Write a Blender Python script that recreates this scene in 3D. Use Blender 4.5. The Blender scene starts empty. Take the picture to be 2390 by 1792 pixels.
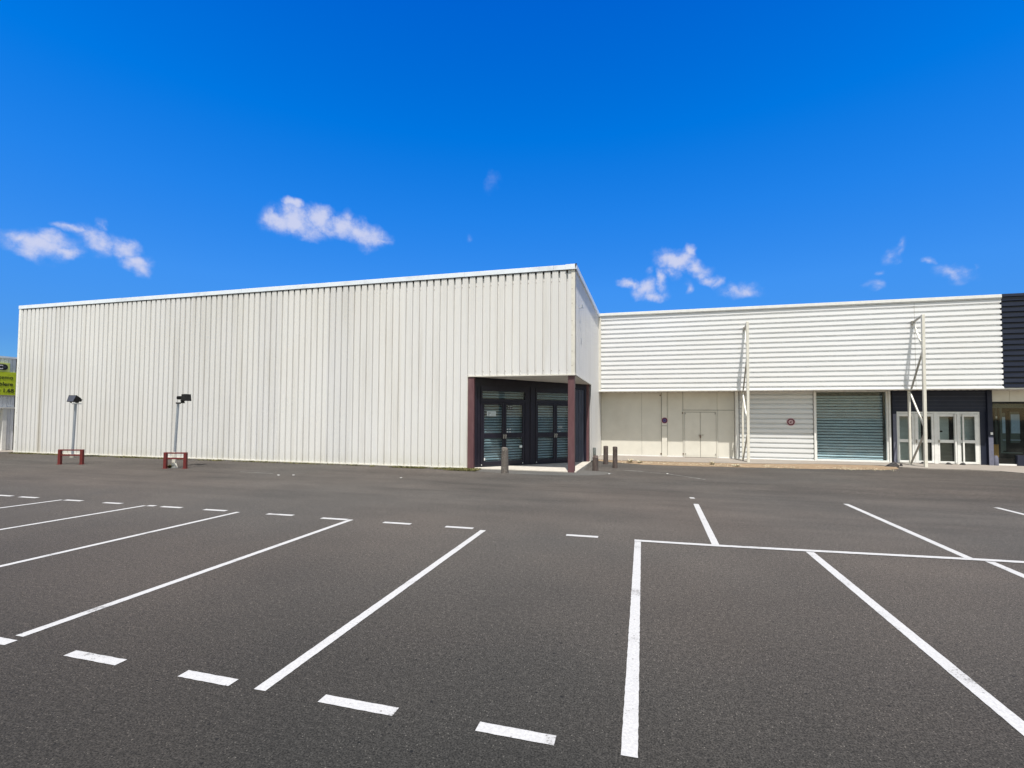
import bpy, bmesh, math, random
from mathutils import Vector, Matrix
random.seed(7)
S = bpy.context.scene
COL = S.collection
R = math.radians

# ------------------------------------------------------------------ camera
cd = bpy.data.cameras.new('camera')
cam = bpy.data.objects.new('camera', cd); COL.objects.link(cam); S.camera = cam
rt = Vector((0.9660, 0.2585, 0.0057)).normalized()
fw = Vector((-0.2585, 0.9653, 0.0369)).normalized()
up = rt.cross(fw).normalized(); rt = fw.cross(up).normalized()
m = Matrix((( rt.x, up.x, -fw.x, 0), (rt.y, up.y, -fw.y, 0), (rt.z, up.z, -fw.z, 1.8), (0, 0, 0, 1)))
cam.matrix_world = m
cd.sensor_fit = 'HORIZONTAL'; cd.sensor_width = 36.0
cd.lens = 1139.17 / 2390 * 36.0
cd.shift_x = -(1199.84 - 1195) / 2390
cd.shift_y = (927.74 - 896) / 2390
cd.clip_start = 0.05; cd.clip_end = 3000

# ------------------------------------------------------------------ view, sun, sky
S.view_settings.view_transform = 'Standard'; S.view_settings.look = 'None'
S.view_settings.gamma = 1.0; S.view_settings.exposure = 0.8
SUN = Vector((0.09, -0.377, 1.0)).normalized()
sl = bpy.data.lights.new('sun', 'SUN'); sl.energy = 3.7; sl.angle = R(0.53); sl.color = (1.0, 0.95, 0.87)
so = bpy.data.objects.new('sun', sl); COL.objects.link(so)
so.rotation_euler = (-SUN).to_track_quat('-Z', 'Y').to_euler(); so.location = (0, -20, 40)

W = bpy.data.worlds.new('World'); S.world = W; W.use_nodes = True
nt = W.node_tree; N = nt.nodes; L = nt.links
bg = N['Background']; bg.inputs[1].default_value = 0.1
sky = N.new('ShaderNodeTexSky'); sky.sky_type = 'NISHITA'; sky.sun_disc = False
sky.sun_elevation = math.asin(SUN.z); sky.sun_rotation = math.atan2(SUN.x, SUN.y)
sky.air_density = 1.0; sky.dust_density = 0.4; sky.ozone_density = 2.0
tc = N.new('ShaderNodeTexCoord')
sep = N.new('ShaderNodeSeparateXYZ'); L.new(tc.outputs['Generated'], sep.inputs[0])
def wm(op, a, b=None, c=None, clamp=False):
    n = N.new('ShaderNodeMath'); n.operation = op; n.use_clamp = clamp
    for i, v in enumerate((a, b, c)):
        if v is None: continue
        if isinstance(v, (int, float)): n.inputs[i].default_value = v
        else: L.new(v, n.inputs[i])
    return n.outputs[0]
az = wm('ARCTAN2', sep.outputs[0], sep.outputs[1]); el = wm('ARCSINE', sep.outputs[2])
ae = N.new('ShaderNodeCombineXYZ'); L.new(az, ae.inputs[0]); L.new(el, ae.inputs[1])
# the sky's own colour by height above the horizon
ramp = N.new('ShaderNodeValToRGB')
t = wm('DIVIDE', el, R(60), None, True); L.new(t, ramp.inputs[0])
cr = ramp.color_ramp
STOPS = [(0.0, (.22, .42, .70)), (0.108, (.15, .385, .75)), (0.233, (.145, .53, 1.02)), (0.367, (.066, .575, 1.21)), (0.50, (.0, .575, 1.31)), (0.683, (.0, .46, 1.27)), (1.0, (.05, .5, 1.1))]
cr.elements[0].position = 0; cr.elements[0].color = (*STOPS[0][1], 1)
cr.elements[1].position = 1; cr.elements[1].color = (*STOPS[-1][1], 1)
for p, c in STOPS[1:-1]:
    e = cr.elements.new(p); e.color = (*c, 1)
mul = N.new('ShaderNodeMix'); mul.data_type = 'RGBA'; mul.blend_type = 'MULTIPLY'; mul.inputs[0].default_value = 1
L.new(sky.outputs[0], mul.inputs[6]); L.new(ramp.outputs[0], mul.inputs[7])
# out-of-view sky round the sun and behind camera, tinted pale to warm the shade
dt = N.new('ShaderNodeVectorMath'); dt.operation = 'DOT_PRODUCT'; L.new(tc.outputs['Generated'], dt.inputs[0]); dt.inputs[1].default_value = SUN
def sstep(v, a, b):
    x = N.new('ShaderNodeMapRange'); x.interpolation_type = 'SMOOTHSTEP'; L.new(v, x.inputs[0]); x.inputs[1].default_value = a; x.inputs[2].default_value = b
    return x.outputs[0]
pale = wm('MAXIMUM', sstep(dt.outputs['Value'], .36, .75), sstep(wm('MULTIPLY', sep.outputs[1], -1.0), -.1, .45))
pm = N.new('ShaderNodeMix'); pm.data_type = 'RGBA'; L.new(pale, pm.inputs[0]); L.new(ramp.outputs[0], pm.inputs[6]); pm.inputs[7].default_value = (1.58, 1.22, .84, 1)
L.new(pm.outputs[2], mul.inputs[7])
PUFFS = [(-1.0629,0.2452,0.0146,0.0130,-0.041,1.00),(-1.0377,0.2419,0.0377,0.0200,-0.052,1.00),(-1.0308,0.2518,0.0229,0.0126,-0.115,1.00),(-1.0089,0.2360,0.0165,0.0108,0.105,0.90),(-1.0058,0.2745,0.0186,0.0085,-0.025,0.80),(-0.9761,0.2617,0.0237,0.0172,-0.647,0.85),(-0.9428,0.2587,0.0184,0.0163,-0.576,0.90),(-0.9275,0.2409,0.0237,0.0128,-0.432,0.80),(-0.9664,0.2854,0.0073,0.0085,0.241,0.60),(-0.7179,0.3492,0.0267,0.0162,0.168,0.90),(-0.6881,0.3457,0.0503,0.0253,-0.070,1.00),(-0.6905,0.3763,0.0143,0.0135,0.170,0.90),(-0.6511,0.3643,0.0264,0.0199,0.146,0.90),(-0.6087,0.3516,0.0499,0.0208,-0.092,1.00),(-0.5688,0.3442,0.0433,0.0249,-0.252,1.00),(-0.5984,0.3713,0.0164,0.0134,0.129,0.60),(-0.5354,0.3336,0.0223,0.0085,-0.081,0.70),(0.0814,0.3133,0.0133,0.0130,-0.106,0.90),(0.0589,0.2954,0.0336,0.0191,-0.095,0.95),(0.0995,0.2818,0.0261,0.0135,-0.365,0.90),(-0.0261,0.2575,0.0239,0.0098,-0.317,0.85),(0.0012,0.2471,0.0227,0.0195,0.479,0.85),(0.0186,0.2366,0.0230,0.0115,-0.064,0.75),(0.0340,0.2621,0.0122,0.0158,-0.075,0.75),(0.0568,0.2678,0.0131,0.0119,-0.083,0.60),(0.0827,0.2465,0.0081,0.0127,-0.082,0.45),(0.1211,0.2586,0.0188,0.0091,-0.618,0.60),(0.1388,0.2478,0.0106,0.0080,-0.099,0.45),(0.1769,0.2322,0.0321,0.0123,-0.105,0.60),(0.0072,0.2808,0.0122,0.0061,0.195,0.40),(0.4001,0.2636,0.0146,0.0095,0.131,0.45),(0.4145,0.2732,0.0067,0.0067,-0.207,0.45),(0.3826,0.2432,0.0073,0.0052,0.041,0.35),(0.3782,0.2216,0.0113,0.0083,-0.157,0.35),(0.4451,0.2452,0.0100,0.0071,-0.681,0.45),(0.4729,0.2195,0.0257,0.0123,-0.300,0.65),(0.4979,0.2265,0.0036,0.0041,-0.203,0.30),(-0.3052,0.4530,0.0192,0.0136,0.340,0.22),(-0.3569,0.3457,0.0105,0.0077,0.036,0.22),]
nz = N.new('ShaderNodeTexNoise'); nz.inputs['Scale'].default_value = 30; nz.inputs['Detail'].default_value = 9; nz.inputs['Roughness'].default_value = .64
L.new(ae.outputs[0], nz.inputs['Vector'])
nw = N.new('ShaderNodeTexNoise'); nw.inputs['Scale'].default_value = 20; nw.inputs['Detail'].default_value = 6
L.new(ae.outputs[0], nw.inputs['Vector'])
wv = N.new('ShaderNodeVectorMath'); wv.operation = 'SUBTRACT'; L.new(nw.outputs['Color'], wv.inputs[0]); wv.inputs[1].default_value = (.5, .5, .5)
ws = N.new('ShaderNodeVectorMath'); ws.operation = 'SCALE'; L.new(wv.outputs[0], ws.inputs[0]); ws.inputs['Scale'].default_value = .055
wa = N.new('ShaderNodeVectorMath'); L.new(ae.outputs[0], wa.inputs[0]); L.new(ws.outputs[0], wa.inputs[1])
field = None
for (a, e, la, lb, ro, inten) in PUFFS:
    mp = N.new('ShaderNodeMapping'); mp.vector_type = 'TEXTURE'
    mp.inputs['Location'].default_value = (a, e, 0); mp.inputs['Rotation'].default_value = (0, 0, ro)
    mp.inputs['Scale'].default_value = (la * 1.45, lb * 1.45, 1)
    L.new(wa.outputs[0], mp.inputs[0])
    ln_ = N.new('ShaderNodeVectorMath'); ln_.operation = 'LENGTH'; L.new(mp.outputs[0], ln_.inputs[0])
    g = wm('SUBTRACT', 1.0, ln_.outputs['Value'], None, True)
    g = wm('MULTIPLY', g, inten)
    field = g if field is None else wm('MAXIMUM', field, g)
nn = wm('MULTIPLY', wm('SUBTRACT', nz.outputs[0], .5), 2.3)
dens = wm('ADD', wm('MULTIPLY', field, 1.5), wm('MULTIPLY', nn, wm('MULTIPLY', field, 2.4, None, True)))
mr = N.new('ShaderNodeMapRange'); mr.interpolation_type = 'SMOOTHSTEP'
L.new(dens, mr.inputs[0]); mr.inputs[1].default_value = .03; mr.inputs[2].default_value = 1.35
mr.inputs[3].default_value = 0; mr.inputs[4].default_value = .95
cm = N.new('ShaderNodeMix'); cm.data_type = 'RGBA'
L.new(mr.outputs[0], cm.inputs[0]); L.new(mul.outputs[2], cm.inputs[6]); cm.inputs[7].default_value = (3.5, 3.75, 5.0, 1)
L.new(cm.outputs[2], bg.inputs[0])

# ------------------------------------------------------------------ materials
def nodes(name):
    M = bpy.data.materials.new(name); M.use_nodes = True
    return M, M.node_tree.nodes, M.node_tree.links, M.node_tree.nodes['Principled BSDF']
def noise(n, l, co, scale, detail=4, rough=.55, st=None):
    x = n.new('ShaderNodeTexNoise'); x.inputs['Scale'].default_value = scale
    x.inputs['Detail'].default_value = detail; x.inputs['Roughness'].default_value = rough
    if st:
        mp = n.new('ShaderNodeMapping'); mp.inputs['Scale'].default_value = st; l.new(co, mp.inputs[0]); l.new(mp.outputs[0], x.inputs['Vector'])
    else: l.new(co, x.inputs['Vector'])
    return x.outputs[0]
def rng(n, l, v, a, b, c, d):
    x = n.new('ShaderNodeMapRange'); l.new(v, x.inputs[0])
    for i, q in enumerate((a, b, c, d)): x.inputs[i + 1].default_value = q
    return x.outputs[0]
def mixc(n, l, f, a, b, mode='MIX'):
    x = n.new('ShaderNodeMix'); x.data_type = 'RGBA'; x.blend_type = mode
    for s, v in ((0, f), (6, a), (7, b)):
        if isinstance(v, (int, float)): x.inputs[s].default_value = v
        elif isinstance(v, tuple): x.inputs[s].default_value = (*v, 1)
        else: l.new(v, x.inputs[s])
    return x.outputs[2]
def coord(n):
    return n.new('ShaderNodeTexCoord').outputs['Object']
def paint(name, col, rough=.5, dirt=(.3, .26, .2), amt=.25, sc=1.3, st=None, metal=0, var=.06, bump=.0, bsc=60, spec=.4):
    """painted / bare surface with blotchy tone, grime and a little relief"""
    M, n, l, b = nodes(name); co = coord(n)
    v = noise(n, l, co, sc * 3, 3, .6, st)
    c = mixc(n, l, rng(n, l, v, .3, .7, 0, 1), tuple(x * (1 - var) for x in col), tuple(min(1, x * (1 + var)) for x in col))
    g = noise(n, l, co, sc, 7, .65, st)
    c = mixc(n, l, rng(n, l, g, .52, .78, 0, amt), c, dirt)
    l.new(c, b.inputs['Base Color']); b.inputs['Metallic'].default_value = metal
    l.new(rng(n, l, g, .3, .8, rough - .05, rough + .15), b.inputs['Roughness'])
    b.inputs['Specular IOR Level'].default_value = spec
    if bump:
        bp = n.new('ShaderNodeBump'); bp.inputs['Strength'].default_value = bump; bp.inputs['Distance'].default_value = .01
        l.new(noise(n, l, co, bsc, 4), bp.inputs['Height']); l.new(bp.outputs[0], b.inputs['Normal'])
    return M
def cladding(name, col, streak=(.35, .32, .26), amt=.35, st=(2.2, 2.2, .12), rough=.42, low=True):
    M, n, l, b = nodes(name); co = coord(n)
    s = noise(n, l, co, 1.6, 6, .6, st)
    big = noise(n, l, co, .22, 3, .5)
    c = mixc(n, l, rng(n, l, big, .3, .7, 0, 1), tuple(x * .965 for x in col), tuple(x * m_ for x, m_ in zip(col, (1.01, 1.02, 1.05))))
    c = mixc(n, l, rng(n, l, s, .5, .82, 0, amt), c, streak)
    if low:   # every rolled sheet has weathered a little differently
        sp0 = n.new('ShaderNodeSeparateXYZ'); l.new(co, sp0.inputs[0])
        dv = n.new('ShaderNodeMath'); dv.operation = 'DIVIDE'; l.new(sp0.outputs[0], dv.inputs[0]); dv.inputs[1].default_value = 1.0068
        fl = n.new('ShaderNodeMath'); fl.operation = 'FLOOR'; l.new(dv.outputs[0], fl.inputs[0])
        wn = n.new('ShaderNodeTexWhiteNoise'); wn.noise_dimensions = '1D'; l.new(fl.outputs[0], wn.inputs['W'])
        c = mixc(n, l, 1.0, c, mixc(n, l, wn.outputs['Value'], (.955, .955, .96), (1.03, 1.025, 1.01)), 'MULTIPLY')
    fine = noise(n, l, co, 9, 5, .7, (1, 1, .35))
    c = mixc(n, l, rng(n, l, fine, .6, .85, 0, amt * .55), c, streak)
    if low:
        sp = n.new('ShaderNodeSeparateXYZ'); l.new(co, sp.inputs[0])
        h_ = rng(n, l, sp.outputs[2], .02, .5, .30, 0)
        mm = n.new('ShaderNodeMath'); mm.operation = 'MULTIPLY'; l.new(h_, mm.inputs[0]); l.new(rng(n, l, fine, .35, .65, .1, 1), mm.inputs[1])
        c = mixc(n, l, mm.outputs[0], c, (.42, .40, .28))
    if low:
        sx = n.new('ShaderNodeMath'); sx.operation = 'ADD'; l.new(sp.outputs[0], sx.inputs[0]); sx.inputs[1].default_value = 10.22
        ab = n.new('ShaderNodeMath'); ab.operation = 'ABSOLUTE'; l.new(sx.outputs[0], ab.inputs[0])
        m3 = n.new('ShaderNodeMath'); m3.operation = 'MULTIPLY'; l.new(rng(n, l, ab.outputs[0], .06, .16, .5, 0), m3.inputs[0]); l.new(rng(n, l, sp.outputs[2], 6, .5, .25, 1), m3.inputs[1])
        c = mixc(n, l, m3.outputs[0], c, (.40, .36, .28))
    l.new(c, b.inputs['Base Color']); b.inputs['Roughness'].default_value = rough; b.inputs['Specular IOR Level'].default_value = .35
    bp = n.new('ShaderNodeBump'); bp.inputs['Strength'].default_value = .25; bp.inputs['Distance'].default_value = .012
    l.new(noise(n, l, co, 1.1, 3, .5, (2.5, 2.5, .6)), bp.inputs['Height']); l.new(bp.outputs[0], b.inputs['Normal'])
    return M
def asphalt(name, dark=(.013, .0125, .0118), light=(.079, .0745, .069), patch=1.0):
    M, n, l, b = nodes(name); co = coord(n)
    g = noise(n, l, co, 95, 3, .75)
    c = mixc(n, l, rng(n, l, g, .38, .62, 0, 1), dark, light)
    g2 = noise(n, l, co, 30, 3, .7)
    c = mixc(n, l, rng(n, l, g2, .35, .65, 0, .5), c, tuple(x * .8 for x in dark))
    g3 = noise(n, l, co, 20, 4, .8)
    c = mixc(n, l, 1.0, c, mixc(n, l, rng(n, l, g3, .36, .64, 0, 1), (.90, .90, .90), (1.20, 1.195, 1.195)), 'MULTIPLY')
    vo = n.new('ShaderNodeTexVoronoi'); vo.inputs['Scale'].default_value = 62; l.new(co, vo.inputs['Vector'])
    sc_ = n.new('ShaderNodeSeparateColor'); l.new(vo.outputs['Color'], sc_.inputs[0])
    a_ = rng(n, l, vo.outputs['Distance'], .10, .26, 1, 0)
    k_ = rng(n, l, sc_.outputs[0], .86, .90, 0, 1)
    mm = n.new('ShaderNodeMath'); mm.operation = 'MULTIPLY'; l.new(a_, mm.inputs[0]); l.new(k_, mm.inputs[1])
    c = mixc(n, l, mm.outputs[0], c, (.19, .178, .16))
    vo2 = n.new('ShaderNodeTexVoronoi'); vo2.inputs['Scale'].default_value = 11; l.new(co, vo2.inputs['Vector'])
    sc2 = n.new('ShaderNodeSeparateColor'); l.new(vo2.outputs['Color'], sc2.inputs[0])
    a2 = rng(n, l, vo2.outputs['Distance'], .08, .14, 1, 0); k2 = rng(n, l, sc2.outputs[1], .80, .84, 0, 1)
    m2 = n.new('ShaderNodeMath'); m2.operation = 'MULTIPLY'; l.new(a2, m2.inputs[0]); l.new(k2, m2.inputs[1])
    c = mixc(n, l, m2.outputs[0], c, (.012, .012, .013))
    big = noise(n, l, co, .45, 6, .6)
    c = mixc(n, l, 1.0, c, mixc(n, l, rng(n, l, big, .36, .64, 0, 1), (.89, .90, .91), (1.09, 1.085, 1.08)), 'MULTIPLY')
    hue = noise(n, l, co, .16, 3, .5)
    c = mixc(n, l, 1.0, c, mixc(n, l, rng(n, l, hue, .4, .6, 0, 1), (.97, 1.0, 1.015), (1.03, 1.0, .98)), 'MULTIPLY')
    # tyre polish and drainage marks, drawn out along the lane in front of the buildings
    sp = n.new('ShaderNodeSeparateXYZ'); l.new(co, sp.inputs[0])
    lane = rng(n, l, sp.outputs[1], 7.0, 10.5, 0, 1)
    stn = noise(n, l, co, 1.0, 7, .62, (.16, .95, 1))
    lm = n.new('ShaderNodeMath'); lm.operation = 'MULTIPLY'; l.new(lane, lm.inputs[0]); lm.inputs[1].default_value = patch
    c = mixc(n, l, lm.outputs[0], c, mixc(n, l, 1.0, c, mixc(n, l, rng(n, l, stn, .36, .6, 0, 1), (.84, .84, .84), (1.12, 1.11, 1.10)), 'MULTIPLY'))
    # asphalt painted lighter with distance, partly for sun backscatter at low view angles
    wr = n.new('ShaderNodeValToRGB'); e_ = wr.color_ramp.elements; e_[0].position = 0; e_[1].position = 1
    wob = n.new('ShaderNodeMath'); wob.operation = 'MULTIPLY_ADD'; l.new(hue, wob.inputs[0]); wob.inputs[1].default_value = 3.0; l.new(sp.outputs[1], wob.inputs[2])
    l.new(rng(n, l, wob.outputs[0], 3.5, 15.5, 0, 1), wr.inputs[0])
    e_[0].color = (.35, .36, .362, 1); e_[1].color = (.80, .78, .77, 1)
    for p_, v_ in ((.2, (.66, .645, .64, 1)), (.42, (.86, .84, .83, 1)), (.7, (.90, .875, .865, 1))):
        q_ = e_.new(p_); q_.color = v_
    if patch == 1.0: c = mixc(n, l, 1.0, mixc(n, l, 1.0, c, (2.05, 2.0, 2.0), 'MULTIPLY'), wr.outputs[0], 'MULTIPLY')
    if 'Diffuse Roughness' in b.inputs: b.inputs['Diffuse Roughness'].default_value = .9
    wv_ = noise(n, l, co, 1.0, 5, .6, (.45, 2.6, 1))
    c = mixc(n, l, lm.outputs[0], c, mixc(n, l, 1.0, c, mixc(n, l, rng(n, l, wv_, .35, .55, 0, 1), (.86, .86, .865), (1.02, 1.02, 1.02)), 'MULTIPLY'))
    l.new(c, b.inputs['Base Color']); b.inputs['Roughness'].default_value = .88; b.inputs['Specular IOR Level'].default_value = .2
    bp = n.new('ShaderNodeBump'); bp.inputs['Strength'].default_value = .55; bp.inputs['Distance'].default_value = .004
    l.new(g, bp.inputs['Height']); l.new(bp.outputs[0], b.inputs['Normal'])
    return M
def roadpaint(name, wear=.35):
    M, n, l, b = nodes(name); co = coord(n)
    g = noise(n, l, co, 60, 5, .75); p = noise(n, l, co, 3.0, 5, .6)
    c = mixc(n, l, rng(n, l, g, .3, .7, 0, 1), (.33, .33, .335), (.50, .50, .50))
    ad = n.new('ShaderNodeMath'); ad.operation = 'ADD'; l.new(g, ad.inputs[0]); l.new(p, ad.inputs[1])
    c = mixc(n, l, rng(n, l, ad.outputs[0], 1.22 - wear * .2, 1.30 - wear * .2, 0, .8), c, (.12, .115, .11))
    vo = n.new('ShaderNodeTexVoronoi'); vo.inputs['Scale'].default_value = 22; l.new(co, vo.inputs['Vector'])
    s_ = n.new('ShaderNodeSeparateColor'); l.new(vo.outputs['Color'], s_.inputs[0])
    a_ = rng(n, l, vo.outputs['Distance'], .10, .2, 1, 0); k_ = rng(n, l, s_.outputs[0], .78, .82, 0, .75)
    mm = n.new('ShaderNodeMath'); mm.operation = 'MULTIPLY'; l.new(a_, mm.inputs[0]); l.new(k_, mm.inputs[1])
    c = mixc(n, l, mm.outputs[0], c, (.07, .065, .06))
    l.new(c, b.inputs['Base Color']); b.inputs['Roughness'].default_value = .75
    bp = n.new('ShaderNodeBump'); bp.inputs['Strength'].default_value = .4; bp.inputs['Distance'].default_value = .003
    l.new(g, bp.inputs['Height']); l.new(bp.outputs[0], b.inputs['Normal'])
    return M
def glass(name, tint=(.80, .90, .88), refl=1.0, dust=.0):
    M, n, l, b = nodes(name); n.remove(b)
    out = n['Material Output']
    tr = n.new('ShaderNodeBsdfTransparent'); tr.inputs[0].default_value = (*tint, 1)
    gl = n.new('ShaderNodeBsdfGlossy'); gl.inputs['Roughness'].default_value = .02; gl.inputs[0].default_value = (1, 1, 1, 1)
    fr = n.new('ShaderNodeFresnel'); fr.inputs[0].default_value = 1.5
    m_ = n.new('ShaderNodeMath'); m_.operation = 'MULTIPLY'; l.new(fr.outputs[0], m_.inputs[0]); m_.inputs[1].default_value = refl; m_.use_clamp = True
    mx = n.new('ShaderNodeMixShader'); l.new(m_.outputs[0], mx.inputs[0]); l.new(tr.outputs[0], mx.inputs[1]); l.new(gl.outputs[0], mx.inputs[2])
    last = mx.outputs[0]
    if dust:
        df = n.new('ShaderNodeBsdfDiffuse'); df.inputs[0].default_value = (.5, .5, .47, 1)
        d2 = n.new('ShaderNodeMixShader'); l.new(rng(n, l, noise(n, l, coord(n), 3, 6, .7), .35, .75, 0, dust), d2.inputs[0])
        l.new(last, d2.inputs[1]); l.new(df.outputs[0], d2.inputs[2]); last = d2.outputs[0]
    l.new(last, out.inputs[0])
    return M

MT = {}
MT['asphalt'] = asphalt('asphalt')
MT['patch'] = asphalt('worn_asphalt', (.062, .060, .058), (.125, .12, .115), .4)
MT['line'] = roadpaint('road_paint', .4); MT['oldline'] = roadpaint('faded_road_paint', 1.2)
MT['cladA'] = cladding('cream_cladding', (.685, .68, .665))
MT['cladC'] = cladding('white_cladding', (.83, .835, .835), amt=.12, st=(.25, .25, 1.5), low=False)
MT['cladBay'] = cladding('grey_white_bay', (.70, .71, .71), amt=.25, st=(.25, .25, 1.5), low=False)
MT['navy'] = cladding('navy_cladding', (.011, .017, .040), (.05, .055, .07), .3, (.25, .25, 1.5), .38, low=False)
MT['cladN'] = cladding('grey_white_cladding', (.80, .82, .86), amt=.2)
MT['coping'] = paint('coping_metal', (.74, .80, .87), .35, (.30, .33, .38), .55, 1.6, var=.05)
MT['trim'] = paint('cream_trim', (.66, .64, .58), .45, (.35, .31, .24), .35, 2.0)
MT['whitetrim'] = paint('white_trim', (.76, .76, .74), .4, (.4, .38, .33), .25, 2.2)
MT['panel'] = paint('cream_panel', (.67, .65, .585), .5, (.44, .40, .33), .25, .9, var=.035)
MT['maroon'] = paint('maroon_paint', (.118, .055, .062), .5, (.24, .15, .15), .4, 3.2, (1, 1, .3), var=.12)
MT['darkframe'] = paint('dark_violet_metal', (.008, .0065, .016), .4, (.045, .036, .046), .3, 2.4, (1, 1, .35), var=.2)
MT['bluepanel'] = paint('blue_grey_panel', (.050, .056, .080), .45, (.09, .095, .11), .4, 2.4, (1, 1, .35), var=.15)
MT['navyflat'] = paint('navy_render', (.010, .014, .032), .55, (.035, .035, .055), .45, 1.3, var=.18)
MT['lilac'] = paint('sunlit_navy_and_sack', (.14, .145, .20), .6, (.10, .10, .14), .5, 4, var=.1)  # navy lightened to look sunlit; also colours the sack
MT['slat'] = paint('green_grey_shutter_slats', (.42, .48, .50), .38, (.2, .25, .25), .3, 1.5, (.6, 1, 2), var=.1, metal=.15)
MT['slat2'] = paint('blue_grey_shutter_slats', (.55, .585, .585), .38, (.2, .23, .24), .35, 1.2, (.6, 1, 2), var=.1, metal=.15)
MT['glass'] = glass('teal_glass', (.85, .92, .95), .30, .08)
MT['shopglass'] = glass('shop_glass', (.84, .88, .88), .35, .03)
MT['soffit'] = paint('soffit_board', (.80, .78, .72), .6, (.4, .36, .3), .3, 1.2)
MT['ground_conc'] = paint('pale_concrete', (.46, .43, .385), .8, (.28, .26, .23), .5, 1.8, bump=.5, bsc=70, spec=.25, var=.1)
MT['pave'] = paint('pavement_concrete', (.26, .235, .21), .85, (.15, .13, .11), .6, 2.2, (.4, 1.6, 1), bump=.5, bsc=70, spec=.2, var=.12)
MT['sand'] = paint('sandy_verge', (.25, .185, .125), .95, (.12, .09, .055), .75, 3.0, (.6, 1, 1), bump=.9, bsc=50, spec=.1, var=.18)
MT['galv'] = paint('galvanised_steel', (.36, .40, .46), .4, (.22, .24, .28), .35, 4, (1, 1, .3), metal=.55)
MT['black'] = paint('black_housing', (.006, .0055, .006), .5, (.03, .028, .026), .3, 8, var=.2)
MT['blackrag'] = paint('black_rubber', (.03, .028, .03), .7, (.06, .055, .05), .5, 9, bump=.8, bsc=25)
MT['red'] = paint('dark_red_paint', (.135, .018, .018), .45, (.07, .03, .025), .5, 7, var=.15)
MT['stone'] = paint('speckled_bollard', (.115, .10, .09), .85, (.36, .33, .29), .8, 22, var=.3, bump=.8, bsc=45)
MT['brownpost'] = paint('brown_bollard', (.085, .064, .058), .8, (.19, .16, .14), .7, 16, (1, 1, .4), var=.3, bump=.7, bsc=40)
MT['greypost'] = paint('green_grey_post', (.12, .135, .13), .7, (.22, .22, .2), .5, 14, var=.2, bump=.4)
MT['mast'] = paint('cream_steel', (.68, .66, .59), .45, (.34, .31, .26), .45, 3.0, (1, 1, .4), var=.08)
MT['mastgrey'] = paint('grey_steel', (.36, .345, .31), .5, (.2, .185, .16), .55, 4.0, var=.12)
MT['lime'] = paint('lime_sign', (.52, .62, .025), .4, (.3, .38, .06), .3, 3, var=.05)
MT['limepale'] = paint('pale_lime_sign', (.60, .68, .20), .4, (.3, .4, .1), .3, 3, var=.05)
MT['ink'] = paint('black_lettering', (.015, .015, .013), .5, (.03, .03, .03), .2, 8)
MT['white'] = paint('white_plastic', (.74, .74, .73), .4, (.5, .48, .44), .2, 5)
MT['paper'] = paint('paper', (.62, .68, .68), .7, (.5, .5, .48), .2, 8)
MT['pinkwhite'] = paint('sun_bleached_rim', (.60, .44, .46), .5, (.5, .35, .36), .3, 30)
MT['signred'] = paint('faded_sign_red', (.11, .012, .030), .45, (.16, .04, .06), .3, 20)
MT['signblue'] = paint('faded_sign_blue', (.10, .07, .22), .45, (.13, .07, .16), .5, 25)
MT['signdark'] = paint('sign_dark_mark', (.045, .028, .10), .5, (.06, .03, .1), .3, 25)
MT['blind'] = paint('pale_blind', (.68, .70, .68), .7, (.2, .22, .2), .3, 1.5, (.5, 1, 2.5), var=.08)
MT['blindlow'] = paint('brown_blind', (.30, .27, .23), .75, (.1, .09, .075), .4, 1.5, (.5, 1, 2.5), var=.15)
MT['interior'] = paint('dark_interior', (.02, .022, .022), .8, (.05, .05, .045), .4, .8, var=.3)
MT['greenwall'] = paint('grey_green_wall', (.075, .10, .092), .7, (.07, .09, .085), .4, 1.2)
MT['paleblue'] = paint('pale_blue_reflection', (.34, .45, .58), .6, (.2, .26, .34), .4, 2)  # bluish glass reflections put into a colour
MT['ochre'] = paint('ochre_board', (.40, .215, .055), .6, (.3, .16, .04), .3, 12, var=.12)
MT['roof'] = paint('roof_membrane', (.22, .22, .22), .8, (.12, .12, .11), .5, .6)
MT['brass'] = paint('worn_metal_lock', (.42, .40, .36), .35, (.15, .12, .09), .5, 20, metal=.6)
MT['rust'] = paint('rust_spots', (.16, .105, .075), .8, (.09, .06, .045), .6, 30)
MT['shadowgap'] = paint('dark_gap', (.03, .027, .025), .8, (.05, .045, .04), .4, 5)

def leafmat(name, a, b_):
    M, n, l, b = nodes(name); oi = n.new('ShaderNodeNewGeometry')
    c = mixc(n, l, oi.outputs['Random Per Island'], a, b_)
    l.new(c, b.inputs['Base Color']); b.inputs['Roughness'].default_value = .7; b.inputs['Specular IOR Level'].default_value = .2
    return M
MT['moss'] = leafmat('moss', (.055, .062, .018), (.17, .15, .06))
MT['dryweed'] = leafmat('dry_weed', (.34, .31, .20), (.60, .54, .42))

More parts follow.
